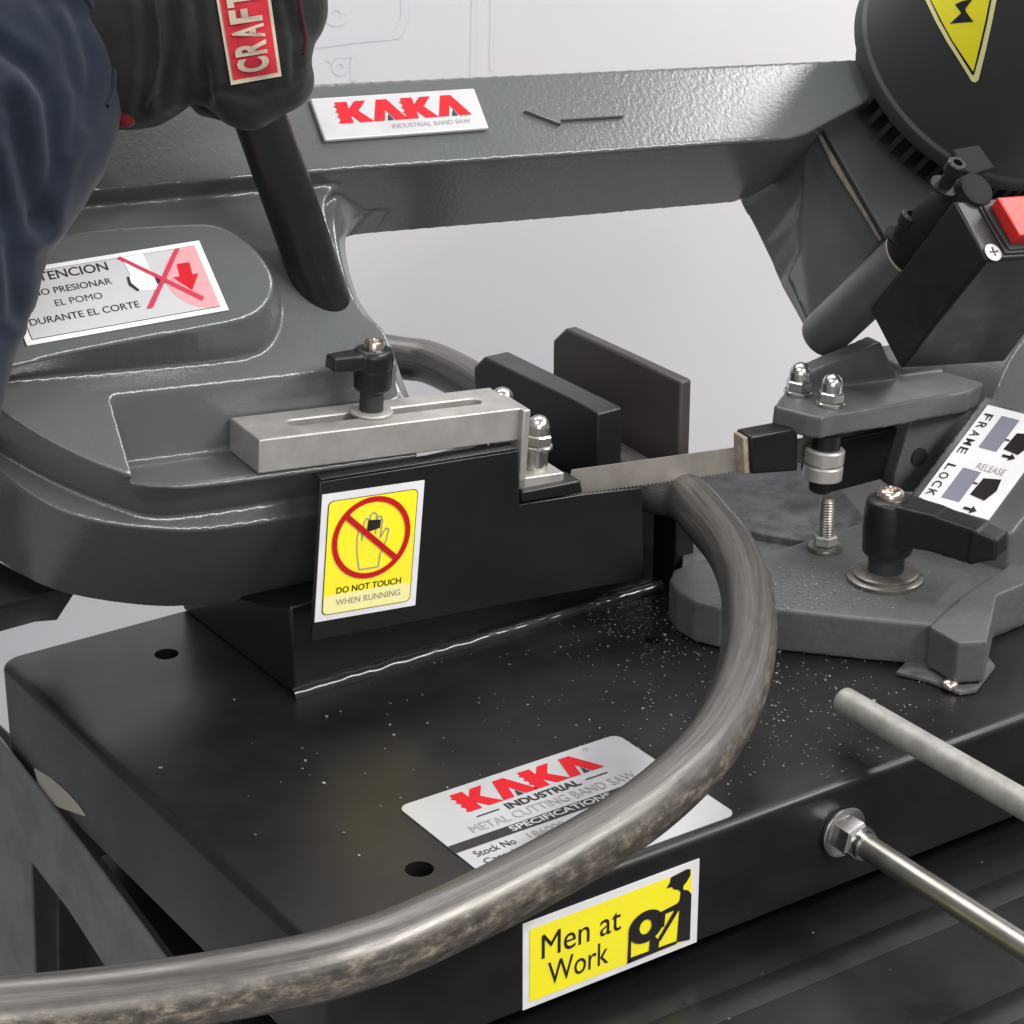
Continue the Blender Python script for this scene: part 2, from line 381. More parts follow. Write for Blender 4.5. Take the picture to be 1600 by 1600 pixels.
BASE = link("base", cut(mb, cs), M_BASE, SAW, sharp=30)

# vise
mb = MB(); mb.prism([V3((.139, .290, 0)), V3((.139, .448, 0)), V3((.139, .448, .072)), V3((.139, .385, .072)), V3((.139, .380, .042)), V3((.139, .365, .043)), V3((.139, .325, .053)), V3((.139, .290, .064))], X * .296)
obj("vise_body", mb, M_BLACK, SAW, .002)
mb = MB(); p0 = V3((.137, .288, .001)); L = .302
vs = []; fs = []; ns, nr = 150, 8
for i in range(ns + 1):
    for k in range(nr):
        t = 2 * math.pi * k / nr; r = .0052 + .0014 * noise.noise(V3((i * .17, k * .5, 1)))
        vs.append(p0 + X * (L * i / ns) + Y * (-r * math.cos(t)) + Z * (r * math.sin(t)))
for i in range(ns):
    for k in range(nr): fs.append([i * nr + k, i * nr + (k + 1) % nr, (i + 1) * nr + (k + 1) % nr, (i + 1) * nr + k])
mb.add(vs, fs); obj("weld_bead", mb, M_WELD, SAW, sharp=80)
def jaw(name, x0, x1, y0, y1, z0, z1, ch, label, mt):
    mb = MB(); mb.prism([V3((x0, y0, z0)), V3((x0, y1, z0)), V3((x0, y1, z1 - ch)), V3((x0, y1 - ch * 1.15, z1)), V3((x0, y0, z1))], X * (x1 - x0))
    o = obj(name, mb, mt, SAW, .0022, 3); o["label"] = label
jaw("vise_jaw", .386, .408, .295, .450, .070, .143, .012, "thick black vise jaw nearest the guide bar", M_BLACK)
jaw("vise_jaw", .450, .460, .285, .440, .001, .156, .014, "thin brown vise jaw plate on the far side of the tube", M_JAW)
mb = MB(); mb.box(V3((.4470, .2815, .001)), X * .017, Y * .16, Z * .076); obj("jaw_shade_block", mb, M_BLACK, SAW, .0015)  # black block added as the shade over the jaw's lower part
mb = MB(); mb.prism([onz(1066, 742, .03), onz(1290, 735, .03), onz(1375, 835, .03), onz(1265, 846, .03), onz(1180, 832, .03), onz(1066, 800, .03)], -Z * .029)
obj("vise_slide_plate", mb, M_SLAB, SAW, .001)
mb = MB(); mb.prism([onz(1066, 806, .024), onz(1178, 838, .024), onz(1260, 852, .024), onz(1230, 885, .024), onz(1066, 925, .024)], -Z * .023)
obj("vise_slide_plate", mb, M_SLAB, SAW, .001)

# ------------------------------------------------------------------ saw frame casting
def smooth2(pts, k=5, keep=()):
    """closed outline through the points, rounded except at the kept corners"""
    n = len(pts); out = []
    for i in range(n):
        p0, p1, p2, p3 = pts[i - 1], pts[i], pts[(i + 1) % n], pts[(i + 2) % n]
        if i in keep: p0 = p1
        if (i + 1) % n in keep: p3 = p2
        for j in range(k):
            t = j / k; out.append(tuple(.5 * (2 * b + (c - a) * t + (2 * a - 5 * b + 4 * c - d) * t * t + (3 * b - a - 3 * c + d) * t ** 3) for a, b, c, d in zip(p0, p1, p2, p3)))
    return out
def L(pts, n): return [onn(x, y, n) for x, y in pts]
lower = smooth2([(205, 744), (128, 714), (45, 670), (-35, 612), (-95, 540), (-130, 440), (-135, 340), (-70, 285), (300, 268), (545, 262), (546, 281), (531, 288), (518, 299), (510, 318), (513, 345), (526, 385), (538, 425), (552, 458), (575, 492), (600, 514), (616, 550), (628, 590), (640, 640), (652, 690), (655, 712), (487, 736), (340, 757), (265, 761)], 5, (7, 8, 9, 10, 22, 23, 24))
mb = MB(); mb.prism(L(lower, 0), -N * .044)
cutter = MB(); cutter.box(fp(-.084 + (PT - O).dot(W), -.25, .0455), W * .6, D * .294, U * .3)
lower_me = cut(mb, [cutter]); body = mesh_to_mb(lower_me)
sub = [(40, 655), (200, 720), (487, 722), (660, 690), (650, 640), (622, 560), (598, 505), (565, 470), (556, 430), (548, 395), (548, 365), (565, 335), (640, 318), (640, 270), (300, 270), (-60, 300), (-90, 440), (-60, 560)]
# thin web behind the face around the opening
web = smooth2([(648, 640), (632, 600), (618, 560), (606, 528), (586, 503), (562, 470), (548, 430), (541, 395), (541, 372), (547, 352), (558, 340), (578, 331), (610, 327), (610, 250), (400, 250), (300, 400), (400, 560)], 5, (0, 12, 13, 14, 15, 16))
body.loft(L(smooth2([(640, 640), (624, 600), (610, 560), (598, 525), (576, 498), (554, 465), (540, 428), (531, 392), (526, 360), (524, 335), (526, 318), (534, 300), (548, 290), (548, 250), (400, 250), (300, 400), (400, 560)], 5, (0, 12, 13, 14, 15, 16)), -.016), L(web, -.042)); body.prism(L(web, -.040), -N * .032)
flange_t = [(-60, 690), (-20, 722), (10, 745), (50, 774), (100, 800), (180, 820), (290, 829), (380, 821), (460, 808), (560, 794), (655, 780), (640, 640), (300, 560), (0, 560)]
flange_b = [(-110, 770), (-60, 838), (-20, 866), (15, 888), (70, 918), (150, 938), (250, 949), (330, 945), (400, 938), (500, 922), (590, 908), (570, 760), (230, 680), (-60, 690)]
kf = (0, 10, 11, 12, 13)
body.loft(L(smooth2(flange_t, 5, kf), -.042), L(smooth2(flange_b, 5, kf), -.145))
pill_t = [(-60, 400), (20, 382), (150, 360), (300, 350), (348, 356), (390, 382), (418, 415), (428, 445), (420, 470), (400, 490), (360, 504), (280, 519), (180, 537), (90, 556), (0, 580), (-70, 600)]
pill_b = [(-80, 425), (0, 405), (130, 380), (285, 368), (345, 374), (395, 398), (428, 440), (438, 490), (430, 530), (408, 556), (360, 569), (270, 577), (170, 585), (80, 590), (-20, 596), (-90, 604)]
body.loft(L(smooth2(pill_t, 4), .034), L(smooth2(pill_b, 4), -.004))
beam = [(-130, 165), (100, 148), (470, 131), (900, 112), (1340, 92), (1370, 150), (1262, 208), (1235, 216), (900, 240), (560, 263), (300, 285), (95, 303), (70, 309), (-120, 318)]
body.prism(L(beam, .018), -N * .092)
FRAME = link("saw_frame", cast(body, .00105, 24), M_CAST, SAW, sharp=180)
# embossed arrow on the beam
ar = [(820, 172), (862, 153), (866, 160), (972, 152), (976, 181), (876, 187), (878, 194)]
mb = MB(); mb.prism(L(ar, .0215), -N * .004); obj("direction_arrow", mb, M_CAST, SAW, .0007, 2)
# dark back cover behind the wheel case
mb = MB(); mb.prism(L([(-150, 800), (40, 896), (120, 925), (82, 928), (0, 950), (-150, 985)], -.16), -N * .05)
obj("back_cover", mb, M_BLACK, SAW, .002)

# right end of the frame (gear case)
mb = MB()
gf = [(1262, 206, -.022), (1256, 262, -.036), (1254, 300, -.050), (1245, 345, -.060), (1250, 385, -.066), (1230, 432, -.080), (1268, 518, -.090), (1400, 430, -.040), (1380, 366, -.010), (1272, 172, -.008)]
mb.loft([onn(*q) for q in gf], L([(1146, 290), (1160, 325), (1176, 352), (1192, 385), (1206, 414), (1219, 443), (1267, 530), (1380, 480), (1350, 420), (1240, 270)], -.115))
GEAR = link("gear_case", cast(mb, .0018, 6), M_CASTD, SAW, sharp=180)
mb = MB(); mb.prism(L([(1266, 172), (1274, 170), (1310, 245), (1388, 366), (1378, 372), (1340, 310), (1305, 255)], -.003), -N * .004); obj("gasket", mb, M_GASKET, SAW)
# motor
mb = MB(); mb.prism(L([(1268, 168), (1300, 140), (1345, 122), (1640, 60), (1700, 400), (1480, 420), (1385, 372)], .004), -N * .006)
obj("motor_flange", mb, M_MOTOR, SAW, .0015)
MC = onn(1521, 114, .030); MR = .107
mb = MB(); mb.lathe([(MR - .003, -.001), (MR, .001), (MR, .011), (MR - .0008, .0125), (MR - .0030, .0135), (MR - .0035, .0145), (MR - .0120, .20), (MR - .022, .215), (MR * .5, .225)], MC, N, 96)
MOTOR = obj("motor_cowl", mb, M_MOTOR, SAW, sharp=40)
mb = MB(); mb.lathe([(MR * .82, -.030), (MR * .82, .0)], MC, N, 64); obj("motor_core", mb, M_DARKFILL, SAW)
e1 = (W - N * W.dot(N)).normalized(); e2 = N.cross(e1)
fin = None
for k in range(50):
    t = 2 * math.pi * k / 50; r_ = e1 * math.cos(t) + e2 * math.sin(t)
    fpx = MC + r_ * MR - CAM
    if 800 - FOC * fpx.dot(UP) / fpx.dot(FW) < 128: continue                      # the cowl closes down to the frame on its upper side
    tg = e2 * math.cos(t) - e1 * math.sin(t)
    if fin is None:
        fb = MB(); fb.box(-X * .0022 + Y * (MR * .80), X * .0044, Y * (MR * .15), Z * .030)
        fin = to_mesh("cooling_fin", fb); fin.materials.append(M_MOTOR)
    o = bpy.data.objects.new("cooling_fin", fin); COL.objects.link(o)
    mw = Matrix((tg, r_, N)).transposed().to_4x4(); mw.translation = MC - N * .029
    o["at"] = list(mw.translation); parent_to(o, SAW); o.matrix_basis = mw
mb = MB(); mb.lathe([(.004, 0), (.004, .012), (.003, .013)], onn(1318, 146, .004), N, 12); mb.lathe([(.004, 0), (.004, .010), (.003, .011)], onn(1300, 155, .004), N, 12)
obj("motor_bolt", mb, M_MOTOR, SAW)
# handle tube beside the motor (grey sleeve, black collar)
def axis_cyl(px, py, n0, n1, r): p = onn(px, py, n0); return p, p + N * (n1 - n0)
p0 = onn(1286, 524, -.03); p1 = p0 + N * .125
mb = MB(); mb.lathe([(.014, -.004), (.0172, -.001), (.0178, .003), (.0178, .118)], p0, N, 40); obj("pivot_sleeve", mb, M_CASTD, SAW, sharp=60)
mb = MB(); mb.lathe([(.0182, .118), (.0190, .1195), (.0182, .121)], p0, N, 40); obj("sleeve_ring", mb, M_GASKET, SAW)
mb = MB(); mb.lathe([(.0188, .121), (.0198, .123), (.0198, .172), (.0165, .192), (.0120, .205), (.009, .206)], p0, N, 40); obj("clamp_bar", mb, M_DARK, SAW, sharp=50)
side = (-FW - N * (-FW).dot(N)).normalized()
upl = N.cross(side)
if upl.dot(RT) > 0: upl = -upl
side2 = (side * .45 + upl * .9).normalized()
def socket_bolt(t, off, par, r=.0066):
    p = p0 + N * t + side2 * off; ax = (U * .45 + N * .85).normalized()
    mb = MB(); mb.lathe([(r * .75, -.012), (r * .75, 0), (r, .0005), (r, .0085), (r * .85, .0095), (r * .5, .0095), (r * .45, .005), (0, .005)], p, ax, 24)
    mb.lathe([(r * 1.5, -.013), (r * 1.5, -.011)], p, ax, 24); return obj("socket_bolt", mb, M_PLAST, par, sharp=40)
socket_bolt(.1455, .0186, SAW); socket_bolt(.2086, .022, SAW)
mb = MB(); mb.prism(L([(1490, 232), (1500, 262), (1520, 274), (1556, 262), (1530, 225)], .170), -N * .006); obj("clamp_lug", mb, M_DARK, SAW, .0015)

# motor warning sticker wrapped on the cowl
def on_cyl(px, py, r):
    d = ray(px, py).normalized(); oc = CAM - MC; dp = d - N * d.dot(N); op = oc - N * oc.dot(N)
    a = dp.dot(dp); b = 2 * dp.dot(op); rr = r
    for _ in range(6):                                          # the cowl narrows slightly towards its far end
        q = b * b - 4 * a * (op.dot(op) - rr * rr); t = (-b - math.sqrt(max(q, 0))) / (2 * a); p = CAM + d * t
        rr = r - .0035 - .0085 * ((p - MC).dot(N) - .0145) / .1855
    return p
def densify(pts, k=8):
    out = []
    for i in range(len(pts)):
        a, b = pts[i], pts[(i + 1) % len(pts)]
        for j in range(k): out.append((a[0] + (b[0] - a[0]) * j / k, a[1] + (b[1] - a[1]) * j / k))
    return out
def wrapped(pts, h, k=8):
    mb = MB(); q = densify(pts, k); c = (sum(p[0] for p in q) / len(q), sum(p[1] for p in q) / len(q)); rings = []
    for s_ in (1, .75, .5, .25): rings.append([(c[0] + (p[0] - c[0]) * s_, c[1] + (p[1] - c[1]) * s_) for p in q])
    n = len(q); vs = [on_cyl(*p, MR + h) for r in rings for p in r] + [on_cyl(*c, MR + h)]; fs = []
    for j in range(3):
        for i in range(n): fs.append([j * n + i, j * n + (i + 1) % n, (j + 1) * n + (i + 1) % n, (j + 1) * n + i])
    for i in range(n): fs.append([3 * n + i, 3 * n + (i + 1) % n, 4 * n])
    return mb.add(vs, fs)
tri = [(1428, -40), (1446, 0), (1462, 34), (1480, 66), (1498, 94), (1514, 120), (1518, 127), (1524, 129), (1529, 125), (1540, 80), (1550, 35), (1557, 0), (1564, -40)]
tri2 = [(1438, -40), (1453, 0), (1468, 32), (1486, 64), (1502, 90), (1519, 117), (1522, 117), (1534, 72), (1543, 32), (1549, 0), (1555, -40)]
tri3 = [(1441, -40), (1455, 0), (1471, 32), (1488, 63), (1504, 87), (1520, 111), (1521, 111), (1531, 70), (1540, 31), (1546, 0), (1552, -40)]
st = obj("voltage_sticker", wrapped(tri, .0006, 3), M_YELLOWP, SAW, sharp=80)
obj("border", wrapped(tri2, .0009, 3), M_INK, st, sharp=80); obj("panel", wrapped(tri3, .0012, 3), M_YELLOW, st, sharp=80)
bolt = [(1492, 7), (1502, 2), (1520, -2), (1508, 12), (1509, 18), (1521, 34), (1484, 37), (1500, 30), (1503, 22)]
mb = MB(); mb.add([on_cyl(*p, MR + .0016) for p in bolt] + [on_cyl(1505.5, 17, MR + .0016)], [[i, (i + 1) % 9, 9] for i in range(9)])
obj("lightning_symbol", mb, M_INK, st, sharp=80)

# switch box
tp = [(1489, 313), (1541, 407), (1700, 397), (1660, 300)]
mb = MB(); mb.loft(L(tp, .172), L([(1358, 484), (1406, 577), (1570, 566), (1520, 470)], .040)); SB = obj("switch_box", mb, M_PLAST, SAW, .0025, 3)
mb = MB(); mb.prism(L([(1543, 410), (1700, 400), (1700, 396), (1543, 406)], .143), -N * .001); 
mb = MB(); mb.prism(L([(1527, 317), (1572, 397), (1690, 390), (1650, 310)], .1735), -N * .003); obj("switch_bezel", mb, M_PLAST, SB, .0008)
mb = MB(); mb.prism(L([(1536, 320), (1578, 390), (1690, 383), (1650, 313)], .1750), -N * .003); obj("switch_frame", mb, M_MOTOR, SB, .0008)
mb = MB(); mb.loft(L([(1558, 308), (1594, 368), (1660, 366), (1640, 303)], .187), L([(1548, 322), (1580, 383), (1660, 378), (1640, 310)], .174)); obj("rocker_switch", mb, M_SWITCH, SB, .0012, 3)
sp = onn(1551, 395, .173)
mb = MB(); mb.lathe([(.0064, 0), (.0064, .0008), (.0056, .0012), (0, .0014)], sp, N, 28); sc = obj("cover_screw", mb, M_ZINC, SB, sharp=50)
mb = MB(); mb.box(sp + e1 * -.0035 + e2 * -.0006 + N * .0014, e1 * .007, e2 * .0012, N * .0004); mb.box(sp + e1 * -.0006 + e2 * -.0035 + N * .0015, e1 * .0012, e2 * .007, N * .0004)
obj("screw_slot", mb, M_INK, SB)

# ------------------------------------------------------------------ handle tube on the frame
h0, h1 = onn(497, 440, .0), onn(405, 178, .085)
hd = (h1 - h0).normalized()
mb = MB(); mb.lathe([(.0172, -.038), (.0172, .36)], h0, hd, 40); HAND = obj("lift_handle", mb, M_PLAST, SAW, sharp=50)

# ------------------------------------------------------------------ stickers on the frame
sh = quad_sheet(lambda x, y: onn(x, y, .0185), (505, 224), (762, 205), (482, 158), N)
mb = MB(); sh.poly(mb, sh.rrect(0, 0, 1, 1, .012), 0, .0035); pl = obj("brand_plate", mb, M_PLATE, SAW, .0012, 3)
logo(sh, pl, (.13, .36, .93, .86), .0039)
lines(sh, pl, M_GREYINK, [("INDUSTRIAL BAND SAW", (.42, .17, .90, .27), .0039)])
# spanish warning sticker on the raised pill
fs_ = lambda x, y: onn(x, y, .0345)
sh = quad_sheet(fs_, (42, 541), (357, 485), (-4, 427), N)
tr_ = fs_(311, 371); sh.u = (fs_(357, 485) - sh.o); 
mb = MB(); sh.poly(mb, [(0, 0), (1, 0), (1, 1), (0, 1)], 0, .0008); ws = obj("warning_sticker", mb, M_WHITE, SAW)
mb = MB(); sh.face(mb, [(.03, .06), (.965, .06), (.965, .94), (.03, .94)], .0010); obj("border", mb, M_INK, ws)
mb = MB(); sh.face(mb, [(.033, .067), (.962, .067), (.962, .933), (.033, .933)], .0012); obj("panel", mb, M_LGREY, ws)
lines(sh, ws, M_INK, [("ATENCION", (.115, .79, .51, .91), .0014, .012), ("NO PRESIONAR", (.115, .605, .50, .69), .0014, .008), ("EL POMO", (.20, .435, .43, .52), .0014), ("DURANTE EL CORTE", (.05, .235, .585, .325), .0014, .008)])
pk = [(.962, .068)] + [(.94 - .185 * math.cos(R_(t)), .5 - .433 * math.sin(R_(t))) for t in range(90, -91, -10)] + [(.962, .932)]
faces(sh, ws, M_PINK, "pink_disc", [(pk, .0014)])
faces(sh, ws, M_WHITE, "hand_symbol", [([(.59, .932), (.70, .932), (.705, .66), (.725, .54), (.695, .43), (.61, .45), (.58, .57), (.60, .70)], .0015)])
faces(sh, ws, M_INK, "outline_symbol", [([(.578, .66), (.590, .66), (.588, .57), (.615, .455), (.60, .45), (.572, .55)], .0016)])
faces(sh, ws, M_INK, "knob_symbol", [([(.708, .60), (.765, .58), (.765, .50), (.708, .50)], .0016)])
faces(sh, ws, M_RED, "arrow_symbol", [([(.840, .72), (.905, .72), (.895, .55), (.925, .55), (.862, .34), (.795, .55), (.830, .55)], .0017)])
faces(sh, ws, M_CRIM, "cross_bar", [([(.568, .93), (.586, .985 - .04), (.905, .22), (.887, .175)], .0019), ([(.862, .925), (.886, .925), (.640, .195), (.610, .195)], .0020)])

# ------------------------------------------------------------------ guide bar, clamp, guard, blade
PW = O.dot(W)
wl = (ond(405, 690, -.003) - O).dot(W); wr = (ond(818, 640, -.003) - O).dot(W)
ub = .0460; ut = .0685
bar = MB().box(fp(wl, -.003, ub), W * (wr - wl), D * .045, U * (ut - ub))
def stadium(w0, w1, dc, r, u):
    out = []
    for cx, t0 in ((w1 - r, -90), (w0 + r, 90)):
        for i in range(9): t = R_(t0 + 180 * i / 8); out.append(fp(cx + r * math.cos(t), dc + r * math.sin(t), u))
    return out
s0 = (onu(440, 655, ut) - O).dot(W); s1 = (onu(752, 626, ut) - O).dot(W)
slot = MB().prism(stadium(s0, s1, .020, .0058, ut + .01), -U * .026)
link("guide_bar", cut(bar, [slot]), M_STEEL, SAW, .0011, 3)
cp = onu(586, 650, ut); cw = (cp - O).dot(W); cp = fp(cw, .020, ut)
mb = MB(); mb.lathe([(.0135, 0), (.0142, .0006), (.0142, .0018), (.0135, .0024)], cp, U, 40); obj("clamp_washer", mb, M_STEEL, SAW, sharp=50)
mb = MB(); mb.lathe([(.0078, .0024), (.0078, .018), (.0078, .022)], cp, U, 32); obj("clamp_post", mb, M_MOTOR, SAW, sharp=50)
mb = MB(); mb.lathe([(.0105, .016), (.0122, .018), (.0126, .030), (.0120, .031), (.0128, .032), (.0134, .040), (.0120, .0435), (.009, .044)], cp, U, 32)
ad = (ond(525, 575, .02) - ond(590, 575, .02)).normalized(); ad = (ad - U * ad.dot(U)).normalized(); sd = U.cross(ad)
c_ = cp + U * .0365
mb.loft([c_ + ad * .003 + sd * .009 - U * .005, c_ + ad * .003 - sd * .009 - U * .005, c_ + ad * .003 - sd * .009 + U * .006, c_ + ad * .003 + sd * .009 + U * .006],
        [c_ + ad * .031 + sd * .007 - U * .004, c_ + ad * .031 - sd * .007 - U * .004, c_ + ad * .031 - sd * .006 + U * .005, c_ + ad * .031 + sd * .006 + U * .005])
link("clamp_lever", cast(mb, .0008, 6), M_PLAST, SAW, sharp=180)
mb = MB(); mb.lathe([(.0066, .043), (.0066, .0475), (.0058, .049), (.0035, .0492), (.003, .047), (0, .047)], cp, U, 24); obj("clamp_screw", mb, M_COPPER, SAW, sharp=50)

# blade guard plate (in front of the blade), notched at the guide block
gd = -.012
gl = [(500, 753), (810, 704), (812, 789), (912, 772), (1004, 762), (1006, 905), (845, 934), (485, 1004)]
mb = MB(); mb.prism([ond(x, y, gd) for x, y in gl], D * .002)
gb = obj("blade_guard", mb, M_BLACK, SAW, .0008)
mb = MB(); q = [ond(501, 752, gd), ond(810, 703, gd)]; mb.box(q[0], q[1] - q[0], D * .012, U * .0016); obj("guard_lip", mb, M_BLACK, gb, .0006)
# cover below the blade, left
mb = MB(); q = [ond(816, 787, gd - .001), ond(912, 771, gd - .001), ond(908, 750, gd - .001), ond(815, 768, gd - .001)]
mb.prism(q, D * .020); obj("blade_shoe", mb, M_BLACK, SAW, .002, 3)
# blade with teeth along its lower edge
bd = 0.0
b0 = (ond(884, 760, bd) - O).dot(W); b1 = .185
mb = MB(); top = []; bot = []
nt = int((b1 - b0) / .0032)
for i in range(nt):
    w0_ = b0 + (b1 - b0) * i / nt; w1_ = b0 + (b1 - b0) * (i + 1) / nt
    bot += [(w0_, .0010), (w0_ + .0006, -.0008)]
pts = [(b0 + .004, .0185), (b1, .0185), (b1, 0)] + bot[::-1]
mb.prism([fp(a, bd, b) for a, b in pts], D * .0009); obj("saw_blade", mb, M_BLADE, SAW, smooth=False)

# left guide block (L shape) with acorn nuts
gw = (ond(812, 700, -.006) - O).dot(W)
mb = MB()
mb.box(fp(gw, -.008, .0085), W * .0055, D * .034, U * .060)
mb.box(fp(gw, -.008, .0085), W * .035, D * .030, U * .0125)
GBLK = obj("guide_block", mb, M_STEEL, SAW, .0010, 2)
def acorn(p, par, s=1.0, ax=U, base=0):
    mb = MB(); h = base
    if base: mb.lathe([(.0078 * s, 0), (.0078 * s, base)], p, ax, 24)
    mb.lathe([(.0102 * s, h), (.0106 * s, h + .0008), (.0106 * s, h + .0024), (.0100 * s, h + .003)], p, ax, 28)
    mb.hexa(p + ax * (h + .003), ax, .0096 * s, .0075 * s, .1)
    pr = [(.0078 * s, 0), (.0078 * s, .005 * s)] + [(.0078 * s * math.cos(R_(t)), .005 * s + .0078 * s * math.sin(R_(t))) for t in range(10, 91, 16)]
    mb.lathe(pr, p + ax * (h + .0105), ax, 28)
    return obj("acorn_nut", mb, M_CHROME, par, sharp=32)
acorn(fp(gw + .021, .006, .021), SAW, 1.0, U, .014)
acorn(fp(gw + .008, .034, .021), SAW, 1.0, U, .026)

# ------------------------------------------------------------------ right guide bracket
tu = .044
topo = [(1209, 634), (1226, 612), (1262, 592), (1420, 560), (1560, 585), (1516, 611), (1400, 632), (1302, 648), (1286, 652), (1262, 648)]
mb = MB(); mb.prism([onu(x, y, tu) for x, y in topo], -U * .0165)
# web up to the gear case
mb.prism([ond(x, y, .025) for x, y in [(1262, 606), (1269, 580), (1377, 534), (1416, 620), (1366, 625)]], D * .016)
mb.prism([ond(x, y, .03) for x, y in [(1400, 640), (1412, 575), (1500, 560), (1530, 640)]], D * .05)
# leg down with rounded foot
leg = [(1424, 655), (1412, 700), (1398, 745), (1397, 760), (1408, 769), (1440, 770), (1462, 762), (1500, 700), (1570, 600), (1480, 610)]
mb.prism([ond(x, y, -.004) for x, y in leg], D * .02)
hole = MB().cyl(ond(1437, 714, -.03), ond(1437, 714, -.03) + D * .06, .0085, None, 24)
cme = cast(mb, .0013, 5)
link("guide_bracket", cut(mesh_to_mb(cme), [hole]) if False else cme, M_CASTD, SAW, sharp=180)
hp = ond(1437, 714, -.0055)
mb = MB(); mb.lathe([(.0068, 0), (.0068, .004)], hp, D, 24); obj("hole_shade_disc", mb, M_DARKFILL, SAW)  # dark disc stands in for the shaded hole, bracket is uncut
acorn(onu(1247, 615, tu), SAW, 1.0); acorn(onu(1297, 633, tu), SAW, 1.0)
# bearings under the plate
bc = ond(1284, 748, -.016)
mb = MB(); mb.lathe([(.007, -.002), (.0125, .0003), (.0142, .0012), (.0142, .0100), (.0130, .0112), (.0118, .0112), (.0116, .0122), (.0142, .0132), (.0142, .0220), (.0130, .0232), (.006, .0234)], bc, U, 48); obj("guide_bearing", mb, M_STEEL, SAW, sharp=40)
mb = MB(); mb.lathe([(.0105, .0234), (.0105, .034)], bc, U, 32); obj("bearing_washer", mb, M_PLAST, SAW, sharp=40)
mb = MB(); mb.lathe([(.006, -.010), (.0085, -.008), (.0095, .0)], bc, U, 32); obj("bearing_nut", mb, M_PLAST, SAW, sharp=40)
# black plastic cover round the blade
q = [ond(x, y, -.010) for x, y in [(1164, 742), (1170, 678), (1236, 668), (1240, 738)]]
mb = MB(); mb.prism([ond(1175, 742, -.012), ond(1172, 682, -.012), ond(1248, 668, -.012), ond(1248, 737, -.012)], D * .018); obj("blade_cover", mb, M_PLAST, SAW, .0025, 3)
mb = MB(); mb.prism([ond(1163, 741, -.009), ond(1162, 684, -.009), ond(1174, 683, -.009), ond(1176, 741, -.009)], D * .013); obj("cover_liner", mb, M_GASKET, SAW, .001)
mb = MB(); mb.prism([ond(x, y, .008) for x, y in [(1292, 690), (1425, 664), (1405, 742), (1296, 771), (1288, 752)]], D * .03); obj("guide_carrier", mb, M_PLAST, SAW, .0015)

# ------------------------------------------------------------------ swivel base, pivot arm
sz = .032
sw = [(1046, 905), (1052, 890), (1075, 880), (1120, 882), (1190, 866), (1360, 812), (1500, 830), (1640, 900), (1555, 935), (1505, 980), (1350, 966), (1210, 951), (1125, 948), (1085, 938), (1058, 922)]
mb = MB(); mb.prism([onz(x, y, sz) for x, y in sw], -Z * (sz - .001))
mb.prism([onz(x, y, sz + .003) for x, y in [(1452, 978), (1496, 1004), (1542, 1002), (1558, 930), (1640, 895), (1580, 880), (1505, 930)]], -Z * .030)
link("swivel_base", cast(mb, .0014, 4), M_DUSTY, SAW, sharp=180)
mb = MB(); mb.prism([onz(x, y, .003) for x, y in [(1400, 1050), (1450, 1062), (1500, 1082), (1525, 1078), (1555, 1040), (1540, 1020), (1420, 1030)]], -Z * .002); obj("shim_plate", mb, M_SLAB, SAW)
mb = MB(); mb.lathe([(.0062, 0), (.0062, .002), (.005, .004), (0, .005)], onz(1484, 1072, .003), Z, 24); obj("base_screw", mb, M_COPPER, SAW, sharp=50)
# pivot arm with the inclined lock plate
bdir = V3((.316, -.949, 0)); hdir = V3((.949, .316, 0)); adir = hdir * math.cos(R_(32)) + Z * math.sin(R_(32)); an = (Z * math.cos(R_(32)) - hdir * math.sin(R_(32)))
AP0 = onz(1480, 800, .062)
ona = lambda x, y: on(x, y, AP0, an)
mb = MB(); mb.prism([ona(x, y) for x, y in [(1408, 790), (1540, 615), (1700, 680), (1580, 835)]], -Z * .075)
pc = CAM + (ona(1608, 650) - CAM) * 1.055
mb.cyl(pc - bdir * .06, pc, .068, None, 64)
link("pivot_arm", cast(mb, .0018, 5), M_CASTD, SAW, sharp=180)
sh = Sheet(ona(1433, 782), ona(1538, 812) - ona(1433, 782), ona(1544, 634) - ona(1433, 782), an); sh.u *= 1.06
mb = MB(); sh.poly(mb, [(0, 0), (1, 0), (1, 1), (0, 1)], .0, .0012); fl = obj("frame_lock_label", mb, M_WHITE, SAW)
# words run down the label's left edge, tops of the letters to the right
class Turned:
    pass
def text_down(mb, t, u0, u1, v0, v1, h, bold=0):
    n = len(t); step = (v0 - v1) / n
    for i, ch in enumerate(t):
        if ch == " ": continue
        vs, fs = text2d(ch, bold); a0 = v0 - step * i - step * .15; a1 = v0 - step * (i + 1) + step * .15
        mb.add([sh.p(u0 + (u1 - u0) * y, a0 + (a1 - a0) * x, h) for x, y in vs], fs)
mb = MB(); text_down(mb, "FRAME LOCK", .05, .17, .93, .05, .0016, .01); obj("lettering", mb, M_INK, fl)
def blk(mb, u0, v0, u1, v1): sh.face(mb, [(u0, v0), (u1, v0), (u1, v1), (u0, v1)], .0016)
faces(sh, fl, M_SLATE, "grey_block", [([(.27, .60), (.52, .60), (.52, .93), (.27, .93)], .0016), ([(.27, .08), (.52, .08), (.52, .385), (.27, .385)], .0016)])
mb = MB()
for v0 in (.17, .64): sh.face(mb, [(.58, v0), (.80, v0 - .02), (.86, v0 + .09), (.82, v0 + .20), (.60, v0 + .17)], .0016)
for v0 in (.035, .575):
    sh.face(mb, [(.62, v0 - .005), (.72, v0 - .005), (.72, v0 + .02), (.62, v0 + .02)], .0016); sh.face(mb, [(.72, v0 - .03), (.80, v0 + .008), (.72, v0 + .045)], .0016)
